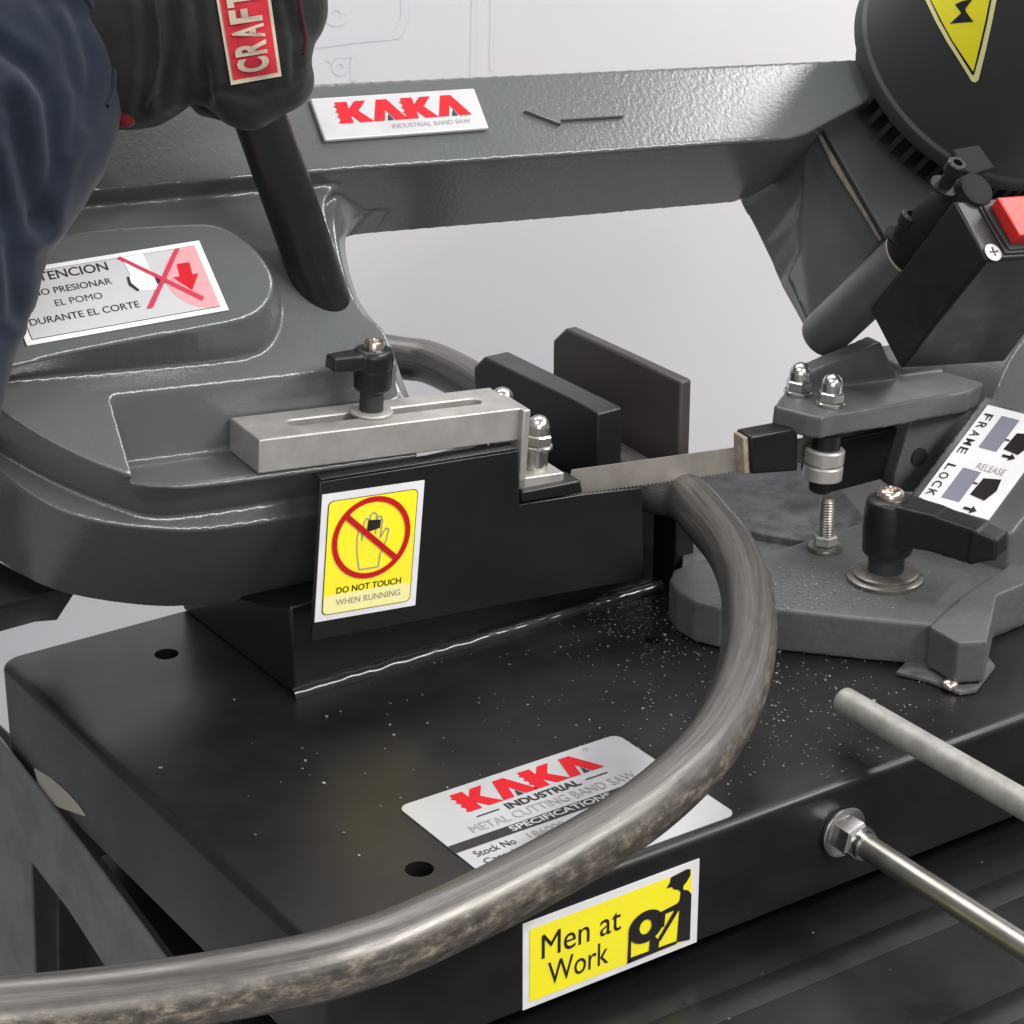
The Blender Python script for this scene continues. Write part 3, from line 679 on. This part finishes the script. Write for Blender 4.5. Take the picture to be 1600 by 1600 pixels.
sh.face(mb, [(.52, .72), (.58, .72), (.58, .735), (.52, .735)], .0016); sh.face(mb, [(.52, .27), (.58, .27), (.58, .285), (.52, .285)], .0016)
obj("lock_symbols", mb, M_INK, fl)
lines(sh, fl, M_GREYINK, [("RELEASE", (.42, .405, .80, .465), .0016)])

# lock lever on the swivel base
lc = onz(1383, 905, sz)
mb = MB(); mb.lathe([(.026, 0), (.0265, .001), (.0265, .003), (.025, .004)], lc, Z, 56); mb.lathe([(.0225, .004), (.023, .005), (.023, .0065), (.021, .0075)], lc, Z, 56); obj("lever_washer", mb, M_STUD, SAW, sharp=50)
mb = MB(); mb.lathe([(.0125, .007), (.0125, .03)], lc, Z, 32); obj("lever_post", mb, M_MOTOR, SAW, sharp=50)
mb = MB(); mb.lathe([(.0158, .020), (.0172, .022), (.0178, .040), (.0172, .052), (.016, .060), (.012, .062)], lc, Z, 40)
tip = on(1572, 845, lc + Z * .04, (lc - CAM) * -1); tip = onz(1566, 846, sz + .048); ld = (tip - (lc + Z * .05)); ld.z = 0; ll = ld.length; ld.normalize(); ls = Z.cross(ld)
c_ = lc + Z * .048
def sec(t, hw, z0, z1): return [c_ + ld * t + ls * hw + Z * z0, c_ + ld * t - ls * hw + Z * z0, c_ + ld * t - ls * hw * .85 + Z * z1, c_ + ld * t + ls * hw * .85 + Z * z1]
mb.loft(sec(.0, .016, -.016, .014), sec(ll * .45, .012, -.014, .012)); mb.loft(sec(ll * .40, .0125, -.014, .012), sec(ll * .82, .0115, -.017, .008)); mb.loft(sec(ll * .78, .0125, -.017, .008), sec(ll * 1.0, .011, -.010, .004))
link("lock_lever", cast(mb, .001, 6), M_PLAST, SAW, sharp=180)
mb = MB(); mb.lathe([(.0092, .061), (.0092, .065), (.0075, .0675), (.0045, .068), (.004, .066), (0, .066)], lc, Z, 28); obj("lever_screw", mb, M_COPPER, SAW, sharp=50)
# depth stop stud
sc_ = onz(1289, 858, sz)
mb = MB(); mb.lathe([(.0125, 0), (.0128, .001), (.012, .003), (.009, .004)], sc_, Z, 40); obj("stud_washer", mb, M_STUD, SAW, sharp=40)
mb = MB(); mb.hexa(sc_ + Z * .004, Z, .0088, .0075); obj("stud_nut", mb, M_ROD, SAW, sharp=30)
mb = MB(); pr = []
for i in range(14): pr += [(.0056, .011 + i * .002), (.0049, .012 + i * .002)]
pr += [(.004, .040)]
mb.lathe(pr, sc_, Z, 24); obj("stop_stud", mb, M_STUD, SAW, sharp=20)

# ------------------------------------------------------------------ work stop rods on the front of the base
wp = ony(1315, 1298, 0)
mb = MB(); mb.lathe([(.0162, 0), (.0168, .001), (.0168, .003), (.0158, .0038)], wp, -Y, 44); obj("rod_washer", mb, M_CHROME, SAW, sharp=40)
mb = MB(); mb.hexa(wp - Y * .0038, -Y, .0128, .0145, .12, Z + X * .25); mb.lathe([(.0092, 0), (.0092, .006)], wp - Y * .017, -Y, 28); obj("rod_nut", mb, M_CHROME, SAW, sharp=28)
mb = MB(); mb.cyl(wp - Y * .01, wp - Y * .42, .0078, None, 36); obj("stop_rod", mb, M_SHAFT, SAW)
gp = ony(1318, 1094, .045)
mb = MB(); mb.lathe([(.0075, -.001), (.0086, .0002), (.0088, .002), (.0088, .40)], gp, -Y, 36); obj("stop_bar", mb, M_ROD, SAW, sharp=40)
ce = gp - Y * .225
mb = MB(); k0 = V3((ce.x, ce.y, ce.z - .004)); k1 = V3((wp.x, ce.y, wp.z + .006))
dv = (k1 - k0); mb.box(k0 - Y * .012 - Z.cross(dv).normalized() * 0 + X * -.008, X * .016, Y * .024, dv); obj("stop_clamp", mb, M_COPPER, SAW, .002)

# ------------------------------------------------------------------ stickers on base and guard
sh = Sheet(V3((.1185, .0060, .0003)), X * .1630, Y * .1205, Z)
mb = MB(); sh.poly(mb, sh.rrect(0, 0, 1, 1, .04), 0, .0006); sp_ = obj("specification_plate", mb, M_SILVER, SAW)
mb = MB(); sh.face(mb, [(0, .462), (1, .462), (1, .535), (0, .535)], .0009); obj("title_band", mb, M_INK, sp_)
logo(sh, sp_, (.20, .755, .815, .945), .0009)
lines(sh, sp_, M_INK, [("INDUSTRIAL", (.33, .665, .66, .725), .0009, .03), ("Stock No", (.05, .375, .22, .43), .0009), ("Capacity", (.05, .285, .22, .345), .0009), ("Speed", (.05, .145, .17, .20), .0009), ("Motor", (.05, .06, .17, .11), .0009)])
faces(sh, sp_, M_INK, "rule_line", [([(.2, .69), (.30, .69), (.30, .70), (.2, .70)], .0009), ([(.69, .69), (.79, .69), (.79, .70), (.69, .70)], .0009)])
lines(sh, sp_, M_GREYINK, [("METAL CUTTING BAND SAW", (.13, .57, .87, .64), .0009), ("186000", (.28, .375, .44, .43), .0009), ("12.90\"", (.76, .275, .93, .335), .0009)])
lines(sh, sp_, M_LGREY, [("SPECIFICATIONS", (.25, .474, .70, .524), .0012, .02)])
mb = MB(); o_ = (.825, .955)
sh.ring(mb, [(o_[0] + .012 * math.cos(t * .524), o_[1] + .016 * math.sin(t * .524)) for t in range(12)], [(o_[0] + .007 * math.cos(t * .524), o_[1] + .010 * math.sin(t * .524)) for t in range(12)], .0009); obj("trademark", mb, M_GREYINK, sp_)

# men at work
sh = quad_sheet(lambda x, y: ony(x, y, -.0002), (816, 1578), (1087, 1480), (818, 1443), -Y); sh.v = Z * sh.v.length; sh.u = X * sh.u.length
mb = MB(); sh.poly(mb, [(0, 0), (1, 0), (1, 1), (0, 1)], 0, .0007); mw_ = obj("men_at_work_sticker", mb, M_WHITE, SAW)
mb = MB(); sh.face(mb, [(.035, .075), (.955, .075), (.955, .915), (.035, .915)], .0010); obj("panel", mb, M_YELLOW, mw_)
lines(sh, mw_, M_INK, [("Men at", (.10, .52, .545, .80), .0013), ("Work", (.135, .18, .475, .45), .0013)])
mb = MB()
man = [(.875, .10), (.955, .07), (.955, .62), (.935, .68), (.905, .71), (.905, .755), (.925, .79), (.945, .85), (.945, .925), (.92, .94), (.87, .925), (.83, .915), (.825, .86), (.805, .80), (.835, .795), (.85, .755), (.875, .73), (.89, .69), (.885, .60), (.86, .55), (.77, .535), (.765, .50), (.86, .50), (.885, .48)]
sh.face(mb, man, .0013)
sh.face(mb, [(.765, .545), (.87, .575), (.87, .52), (.765, .49)], .0015)
cx, cy = .69, .44
og = [(cx + .102 * math.cos(R_(t)), cy + .19 * math.sin(R_(t))) for t in range(0, 360, 12)]; ig = [(cx - .003 + .036 * math.cos(R_(t)), cy + .085 * math.sin(R_(t))) for t in range(0, 360, 12)]
sh.ring(mb, og, ig, .0016)
sh.face(mb, [(.585, .08), (.605, .08), (.605, .46), (.59, .44)], .0014); sh.face(mb, [(.585, .075), (.875, .085), (.875, .12), (.605, .135)], .0014)
sh.face(mb, [(.71, .10), (.765, .10), (.77, .20), (.745, .28), (.715, .27)], .0015); sh.face(mb, [(.75, .20), (.775, .20), (.885, .50), (.87, .55)], .0017); sh.face(mb, [(.765, .36), (.795, .36), (.80, .52), (.765, .54)], .0018)
obj("worker_symbol", mb, M_INK, mw_)

# do not touch
sh = quad_sheet(lambda x, y: ond(x, y, gd - .0002), (491, 972), (648, 945), (505, 775), -D); o2 = ond(491, 972, gd - .0002); sh.v = ond(503, 773, gd) - sh.o
mb = MB(); sh.poly(mb, [(0, 0), (1, 0), (1, 1), (0, 1)], 0, .0007); dn = obj("do_not_touch_sticker", mb, M_WHITE, SAW)
mb = MB(); sh.face(mb, sh.rrect(.06, .045, .94, .945, .05), .0010); obj("border", mb, M_INK, dn)
mb = MB(); sh.face(mb, sh.rrect(.068, .050, .932, .940, .046), .0012); obj("panel", mb, M_YELLOW, dn)
mb = MB(); sh.face(mb, sh.rrect(.075, .054, .925, .20, .04), .0013); obj("faded_panel", mb, M_YELLOWP, dn)
a_s = sh.u.length / sh.v.length
def circ(r, k=48): return [(.5 + r * math.cos(2 * math.pi * i / k), .615 + r * a_s * math.sin(2 * math.pi * i / k)) for i in range(k)]
def stroke(mb, pts, wd, h, closed=False):
    n_ = len(pts)
    for i in range(n_ if closed else n_ - 1):
        a, b = pts[i], pts[(i + 1) % n_]; dx, dy = b[0] - a[0], (b[1] - a[1]) / a_s; l = math.hypot(dx, dy) or 1; nx, ny = -dy / l * wd, dx / l * wd * a_s
        ex, ey = dx / l * wd * .6, dy / l * wd * .6 * a_s
        sh.face(mb, [(a[0] - nx - ex, a[1] - ny - ey), (b[0] - nx + ex, b[1] - ny + ey), (b[0] + nx + ex, b[1] + ny + ey), (a[0] + nx - ex, a[1] + ny - ey)], h + i * .000004)
mb = MB(); hand = [(.40, .37), (.37, .50), (.36, .62), (.37, .69), (.40, .69), (.41, .60), (.42, .74), (.44, .77), (.47, .76), (.47, .64), (.48, .79), (.51, .81), (.54, .79), (.54, .64), (.55, .77), (.585, .77), (.60, .74), (.59, .60), (.64, .67), (.67, .66), (.65, .57), (.60, .47), (.59, .37)]
stroke(mb, hand, .006, .0014, True); obj("hand_symbol", mb, M_GREYINK, dn)
mb = MB(); sh.face(mb, [(.45, .66), (.58, .68), (.585, .745), (.46, .755)], .0016); obj("mark_symbol", mb, M_INK, dn)
mb = MB(); sh.ring(mb, circ(.385), circ(.335), .0019); ca, sa = math.cos(R_(138)), math.sin(R_(138)); 
stroke(mb, [(.5 + .35 * ca, .615 + .35 * a_s * sa), (.5 - .35 * ca, .615 - .35 * a_s * sa)], .026, .0020); obj("prohibition_ring", mb, M_RED, dn)
lines(sh, dn, M_INK, [("DO NOT TOUCH", (.19, .205, .83, .255), .0015, .012)])
lines(sh, dn, M_GREYINK, [("WHEN RUNNING", (.19, .110, .83, .160), .0015, .006)])

# ------------------------------------------------------------------ the bent steel tube
TZ = .081
cl = [(.428, .640), (.428, .52), (.428, .42), (.428, .33), (.428, .285)]
fr = [(1071, 777), (1108, 817), (1138, 853), (1157, 890), (1168, 930), (1171, 1000), (1156, 1075), (1121, 1148), (1070, 1210), (968, 1292), (800, 1388), (640, 1464), (560, 1493), (480, 1515), (320, 1545), (160, 1568), (0, 1584), (-160, 1598), (-320, 1608)]
cl3 = [onz(480, 545, .088), onz(560, 550, .088), onz(630, 560, .088), onz(692, 574, .088)] + [V3((x, y, TZ + (y - .285) * .035)) for x, y in cl[2:]] + [onz(x, y, TZ) for x, y in fr]
def catmull(P, k=10):
    out = []
    for i in range(len(P) - 1):
        p0, p1, p2, p3 = P[max(i - 1, 0)], P[i], P[i + 1], P[min(i + 2, len(P) - 1)]
        for j in range(k):
            t = j / k; out.append(.5 * ((2 * p1) + (p2 - p0) * t + (2 * p0 - 5 * p1 + 4 * p2 - p3) * t * t + (3 * p1 - p0 - 3 * p2 + p3) * t ** 3))
    return out + [P[-1]]
path = catmull(cl3, 10)
for _ in range(6): path = [path[0]] + [(path[i - 1] + path[i] * 2 + path[i + 1]) / 4 for i in range(1, len(path) - 1)] + [path[-1]]
TR = .0170; nr = 56; vs = []; fs = []; uvs = []; s_len = 0
for i, p in enumerate(path):
    t = (path[min(i + 1, len(path) - 1)] - path[max(i - 1, 0)]).normalized(); sd = t.cross(Z).normalized(); up_ = sd.cross(t)
    if i: s_len += (p - path[i - 1]).length
    for k in range(nr): a = 2 * math.pi * k / nr; vs.append(p + (sd * math.cos(a) + up_ * math.sin(a)) * TR * (1 - .050 * max(0, math.cos(2 * (a - .5))) ** 5 + .010 * noise.noise(p * 25 + V3((k * .2, 0, 0))))); uvs.append((s_len, k / nr))
for i in range(len(path) - 1):
    for k in range(nr): fs.append([i * nr + k, i * nr + (k + 1) % nr, (i + 1) * nr + (k + 1) % nr, (i + 1) * nr + k])
fs.append(list(range(nr))); fs.append([(len(path) - 1) * nr + k for k in range(nr)][::-1])
me = bpy.data.meshes.new("steel_tube"); me.from_pydata([tuple(v) for v in vs], [], fs)
ul = me.uv_layers.new(name="UVMap")
for p in me.polygons:
    ks = [me.loops[li].vertex_index % nr for li in p.loop_indices]; wrap = (0 in ks and nr - 1 in ks)
    for li in p.loop_indices:
        vi = me.loops[li].vertex_index; u, v = uvs[vi]; ul.data[li].uv = (u, 1.0 if wrap and vi % nr == 0 else v)
TUBE = link("steel_tube", me, M_TUBE, None, sharp=60); tag(TUBE, "bent mill scale steel tube clamped in the vise and curving round to the left", "steel tube")

# ------------------------------------------------------------------ stand under the saw
ST = root("saw_stand", (.2, .2, -.9), "grey sheet metal stand under the saw base with black chip tray", "stand")
xo = -.004
sf = lambda x, y: onx(x, y, xo)
def strip(pts, name, th=X * .0025): return obj(name, MB().prism([sf(*p) for p in pts], th), M_STAND, ST, .0008)
strip([(-120, 1000), (0, 1157), (105, 1291), (255, 1494), (360, 1640), (240, 1640), (165, 1512), (105, 1420), (48, 1346), (50, 1400), (58, 1660), (-120, 1660)], "side_frame")
mb = MB(); q = [sf(105, 1291), sf(360, 1640)]; mb.box(q[0] + X * .0026, q[1] - q[0], X * .004, Z * -.002); obj("rail_flange", mb, M_DARKFILL, ST)
mb = MB(); mb.prism([onx(x, y, .06) for x, y in [(-250, 900), (700, 1800), (500, 2200), (-250, 2200)]], X * .002); obj("inner_shade_sheet", mb, M_DARKFILL, ST)  # dark sheet added behind the opening to paint the interior's shade
mb = MB(); mb.prism([onx(x, y, .03) for x, y in [(60, 1300), (88, 1330), (90, 1700), (60, 1700)]], X * .002); obj("inner_leg", mb, M_STAND, ST)
mb = MB(); mb.box(V3((.06, -.42, -.092)), X * 1.0, Y * .46, Z * .0015)
for yy in (-.055, -.15, -.245): mb.loft([V3((.10, yy, -.0904)), V3((1.0, yy, -.0904)), V3((1.0, yy + .024, -.0904)), V3((.10, yy + .024, -.0904))], [V3((.10, yy + .009, -.0890)), V3((1.0, yy + .009, -.0890)), V3((1.0, yy + .015, -.0890)), V3((.10, yy + .015, -.0890))])
mb.box(V3((.05, .02, -.14)), X * .72, Y * .38, Z * .048)
obj("chip_tray", mb, M_BLACK, ST, .001)
mb = MB(); mb.box(V3((.03, .03, -.90)), X * .65, Y * .38, Z * .75); obj("cabinet", mb, M_DARKFILL, ST, .003)
# foam wedge in the gap
mb = MB(); q = [(52, 1200), (57, 1218), (61, 1233), (68, 1246), (78, 1256), (92, 1263), (108, 1268), (124, 1274), (132, 1276), (120, 1258), (100, 1236), (76, 1215)]
mb.prism([onx(x, y, -.001) for x, y in q], X * .03); PAD = obj("packing_foam", mb, M_FOAM, None, .001); tag(PAD, "small beige foam wedge squeezed between base edge and stand rail", "foam wedge")

def crease(me, at, folds):
    """press soft folds (depth m, width px) along lines into a cloth body"""
    nrm = [v.normal.copy() for v in me.vertices]
    for v, nn in zip(me.vertices, nrm):
        q = v.co - CAM; zz = q.dot(FW); px, py = 800 + FOC * q.dot(RT) / zz, 800 - FOC * q.dot(UP) / zz; dsp = 0
        if nn.dot(FW) > .1: continue
        for pts, dep, wd in folds:
            best = 1e9
            for a, b in zip(pts, pts[1:]):
                dx, dy = b[0] - a[0], b[1] - a[1]; t = max(0, min(1, ((px - a[0]) * dx + (py - a[1]) * dy) / (dx * dx + dy * dy)))
                best = min(best, math.hypot(px - a[0] - dx * t, py - a[1] - dy * t))
            k = best / wd; dsp += dep * (math.exp(-k * k) - .45 * math.exp(-(k - 2.0) ** 2))
        v.co = v.co - nn * dsp
# ------------------------------------------------------------------ the operator's arm
PER = root("person", (-.2, .45, -.9), "person in navy jacket sleeve and black work glove gripping the lift handle", "person")
hc = h0 + hd * ((h1 - h0).length + .05)
def cp3(px, py, off=0):                     # a point at the hand's distance from the camera, off metres nearer
    d = ray(px, py); return CAM + d * (((hc - CAM).dot(FW) - off) / d.dot(FW))
mb = MB()
mb.capsule(cp3(90, 66, .005), cp3(215, 62, .02), .054, .050)
mb.capsule(cp3(215, 64, .02), cp3(320, 44, .026), .049, .042)
mb.capsule(cp3(300, 36, .02), cp3(425, 6, .03), .042, .035)
mb.capsule(cp3(345, 100, .03), cp3(420, 70, .035), .027, .027)
mb.capsule(cp3(200, 70, .016), cp3(212, 66, .018), .0515, .052)
# fingers round the handle
fa = hd.cross(N).normalized(); fb_ = hd.cross(fa).normalized()
def finger(t, r, rad, a0, a1, k=7):
    P = [h0 + hd * t + (fa * math.cos(R_(a0 + (a1 - a0) * i / k)) + fb_ * math.sin(R_(a0 + (a1 - a0) * i / k))) * rad for i in range(k + 1)]
    for i in range(k): mb.capsule(P[i], P[i + 1], r * (1 - .025 * i), r * (1 - .025 * (i + 1)), 14)
tb = (h1 - h0).length
for j in range(4): finger(tb + .020 + j * .024, .0135 if j else .0125, .0285, -60, 230)
mb.capsule(cp3(385, 150, .03), cp3(440, 126, .03), .0225, .0195); mb.capsule(cp3(362, 140, .024), cp3(385, 150, .03), .016, .020)
mb.capsule(cp3(352, 168, .018), cp3(368, 176, .02), .0065, .0065)
mb.capsule(cp3(462, -10, .02), cp3(446, 80, .015), .019, .016)
mb.capsule(cp3(400, -40, .05), cp3(420, -110, .05), .018, .014)
gm = cast(mb, .0022, 10)
for v in gm.vertices:
    p = v.co; gx = p.dot(RT); gz = p.dot(UP); v.co = p + noise.noise_vector(p * 24) * .0026 + noise.noise_vector(p * 60) * .0010 - FW * .0022 * (1 - abs(noise.noise(V3((gx * 38 + gz * 14, gz * 9, 2.2)))) * 2.2)
crease(gm, None, [([(262, -20), (268, 60), (252, 150)], .0028, 9), ([(306, 0), (314, 80), (326, 150)], .0030, 9), ([(225, 0), (232, 80), (222, 170)], .0022, 9), ([(446, 0), (462, 60), (462, 120)], .0026, 7), ([(345, 140), (400, 152), (455, 128)], .0022, 7)])
GLV = link("glove", gm, M_GLOVE, PER, sharp=180)
def bvh_of(o):
    me = o.data; return BVHTree.FromPolygons([o.matrix_basis.translation + v.co if False else V3(o["at"]) + v.co for v in me.vertices], [tuple(p.vertices) for p in me.polygons])
GB = bvh_of(GLV)
def hit(px, py, off):
    d = ray(px, py).normalized(); loc, nr_, i_, ds = GB.ray_cast(CAM, d)
    if loc is None: loc = cp3(px, py, .05)
    return loc - d * off
def bil(q, u, v):                              # q: bl, br, tr, tl in the photo
    return tuple(q[0][i] * (1 - u) * (1 - v) + q[1][i] * u * (1 - v) + q[2][i] * u * v + q[3][i] * (1 - u) * v for i in range(2))
def patch(q, u0, v0, u1, v1, off, nu=10, nv=28):
    mb = MB(); vs = [hit(*bil(q, u0 + (u1 - u0) * i / nu, v0 + (v1 - v0) * j / nv), off) for j in range(nv + 1) for i in range(nu + 1)]
    fs = [[j * (nu + 1) + i, j * (nu + 1) + i + 1, (j + 1) * (nu + 1) + i + 1, (j + 1) * (nu + 1) + i] for j in range(nv) for i in range(nu)]
    return mb.add(vs, fs)
PQ = [(361, 133), (440, 119), (402, -150), (314, -142)]
pt_ = obj("brand_patch", patch(PQ, 0, 0, 1, 1, .0012), M_TAN, PER, sharp=80)
obj("patch_field", patch(PQ, .06, .025, .94, .975, .0018), M_PATCH, pt_, sharp=80)
mb = MB(); word = "CRAFTSMAN"
for i, ch in enumerate(word):
    vs, fs = text2d(ch, .035); v0 = .052 + i * .094; v1 = v0 + .080
    # letters stand on the right edge of the strip and climb
    mb.add([hit(*bil(PQ, .80 - .62 * (1 - (1 - y)), v0 + (v1 - v0) * x), .0034) for x, y in vs], fs)
obj("lettering", mb, M_TAN, pt_, sharp=80)
obj("glove_trim", MB().capsule(cp3(178, 178, .030), cp3(196, 184, .034), .0052, .0062), M_REDTRIM, PER, sharp=180)
obj("glove_trim", MB().capsule(cp3(489, -8, .033), cp3(493, 4, .033), .0035, .0035), M_REDTRIM, PER, sharp=180)
# sleeve
mb = MB(); ch = [(70, 30, .03, .048), (30, 120, .035, .062), (-10, 210, .05, .066), (-62, 340, .06, .056), (-105, 480, .07, .053), (-140, 620, .08, .052), (-200, 800, .09, .055)]
for i in range(len(ch) - 1):
    a, b = ch[i], ch[i + 1]; mb.capsule(cp3(a[0], a[1], a[2]), cp3(b[0], b[1], b[2]), a[3], b[3], 28)
mb.capsule(cp3(70, -60, .03), cp3(70, 60, .03), .046, .048, 28)
sm = cast(mb, .003, 14)
fax = (cp3(-140, 620, .07) - cp3(60, 40, .03)).normalized()
for v in sm.vertices:
    p = v.co; q = V3((p.dot(fax) * 26, p.dot(RT) * 9 + p.dot(UP) * 4, p.dot(FW) * 10))
    f_ = noise.noise(q) + .5 * noise.noise(q * 2.1)
    ridge = 1 - abs(noise.noise(V3((p.dot(fax) * 7 + p.dot(RT) * 17, p.dot(fax) * 5, 4.2)))) * 2.4
    v.co = p + (p - cp3(-20, 220, -.02)).normalized() * (.0032 * f_ + .0045 * ridge)
crease(sm, None, [([(-20, 60), (45, 105), (78, 160), (84, 250), (66, 340)], .0042, 13), ([(18, 165), (38, 260), (52, 350)], .0068, 16), ([(-20, 250), (18, 370), (22, 490)], .0045, 14), ([(112, 10), (142, 100), (134, 190)], .0022, 10), ([(60, 0), (100, 60), (120, 150), (110, 230)], .0016, 9), ([(-30, 420), (-5, 520)], .004, 14)])
SLV = link("jacket_sleeve", sm, M_SLEEVE, PER, sharp=180)

def seam(o, px, r, mt, par, name):
    B = bvh_of(o); P = []
    for a, b in zip(px, px[1:]):
        for k in range(5):
            x, y = a[0] + (b[0] - a[0]) * k / 5, a[1] + (b[1] - a[1]) * k / 5; loc = B.ray_cast(CAM, ray(x, y).normalized())[0]
            if loc is not None: P.append(loc - ray(x, y).normalized() * r * .3)
    mb = MB(); vs = []; fs = []
    for i, p in enumerate(P):
        t = (P[min(i + 1, len(P) - 1)] - P[max(0, i - 1)]).normalized(); a = t.cross(FW).normalized(); b = a.cross(t)
        for k in range(8): q = math.pi * k / 4; vs.append(p + (a * math.cos(q) + b * math.sin(q)) * r)
    for i in range(len(P) - 1):
        for k in range(8): fs.append([i * 8 + k, i * 8 + (k + 1) % 8, (i + 1) * 8 + (k + 1) % 8, (i + 1) * 8 + k])
    mb.add(vs, fs); return obj(name, mb, mt, par, sharp=80)
seam(SLV, [(132, -10), (155, 30), (170, 68), (178, 105), (176, 140), (164, 172)], .0020, M_SLEEVE, SLV, "cuff_hem")
seam(GLV, [(466, -8), (472, 30), (478, 62), (474, 88)], .0012, M_CRIMC, GLV, "glove_seam")
seam(GLV, [(240, -8), (248, 40), (250, 90), (240, 140), (225, 172)], .0010, M_GLOVE, GLV, "glove_seam")
# ------------------------------------------------------------------ metal chips
mb = MB(); rnd = random.Random(3)
def chip(p, s):
    a = rnd.uniform(0, 6.28); e = V3((math.cos(a), math.sin(a), rnd.uniform(-.2, .3))); f = V3((-math.sin(a), math.cos(a), 0)); s = s * .72; l = s * rnd.uniform(.5, 1.25); wd = s * rnd.uniform(.4, .9)
    mb.prism([p - e * l - f * wd, p + e * l - f * wd * .5, p + e * l * .8 + f * wd, p - e * l * .9 + f * wd * .8], Z * s * .5)
def scatter(n_, cx, cy, sx, sy, z, s):
    for _ in range(n_):
        px, py = rnd.gauss(cx, sx), rnd.gauss(cy, sy); q = onz(px, py, z)
        if 0.012 < q.x < .78 and .01 < q.y < .44: chip(V3((q.x, q.y, z + .0003)), s * rnd.uniform(.5, 1.3))
scatter(340, 1090, 995, 130, 46, 0, .00085); scatter(260, 1200, 1110, 140, 64, 0, .00085); scatter(100, 1350, 1170, 90, 50, 0, .0008)
scatter(220, 990, 960, 60, 22, 0, .0008); scatter(90, 1000, 1130, 250, 90, 0, .0008); scatter(26, 500, 1200, 120, 110, 0, .0012); scatter(26, 800, 1160, 170, 60, 0, .0012); scatter(60, 1150, 1080, 150, 90, 0, .0014)
CH1 = list(range(0))
for _ in range(520):
    px, py = rnd.gauss(1285, 90), rnd.gauss(915, 24)
    if 1120 < px < 1470 and 885 < py < 955: q = onz(px, py, sz); chip(V3((q.x, q.y, sz + .0004)), .0008 * rnd.uniform(.5, 1.3))
for _ in range(45):
    q = ony(rnd.uniform(850, 1600), 1200, 0); yy = rnd.uniform(-.3, -.01); chip(V3((rnd.uniform(.15, .75), yy, -.0884)), .0009 * rnd.uniform(.5, 1.2))
o = obj("metal_chips", mb, M_CHIP, None, smooth=False); tag(o, "scattered bright steel sawdust and chips lying over the black base", "metal chips", None, "stuff")
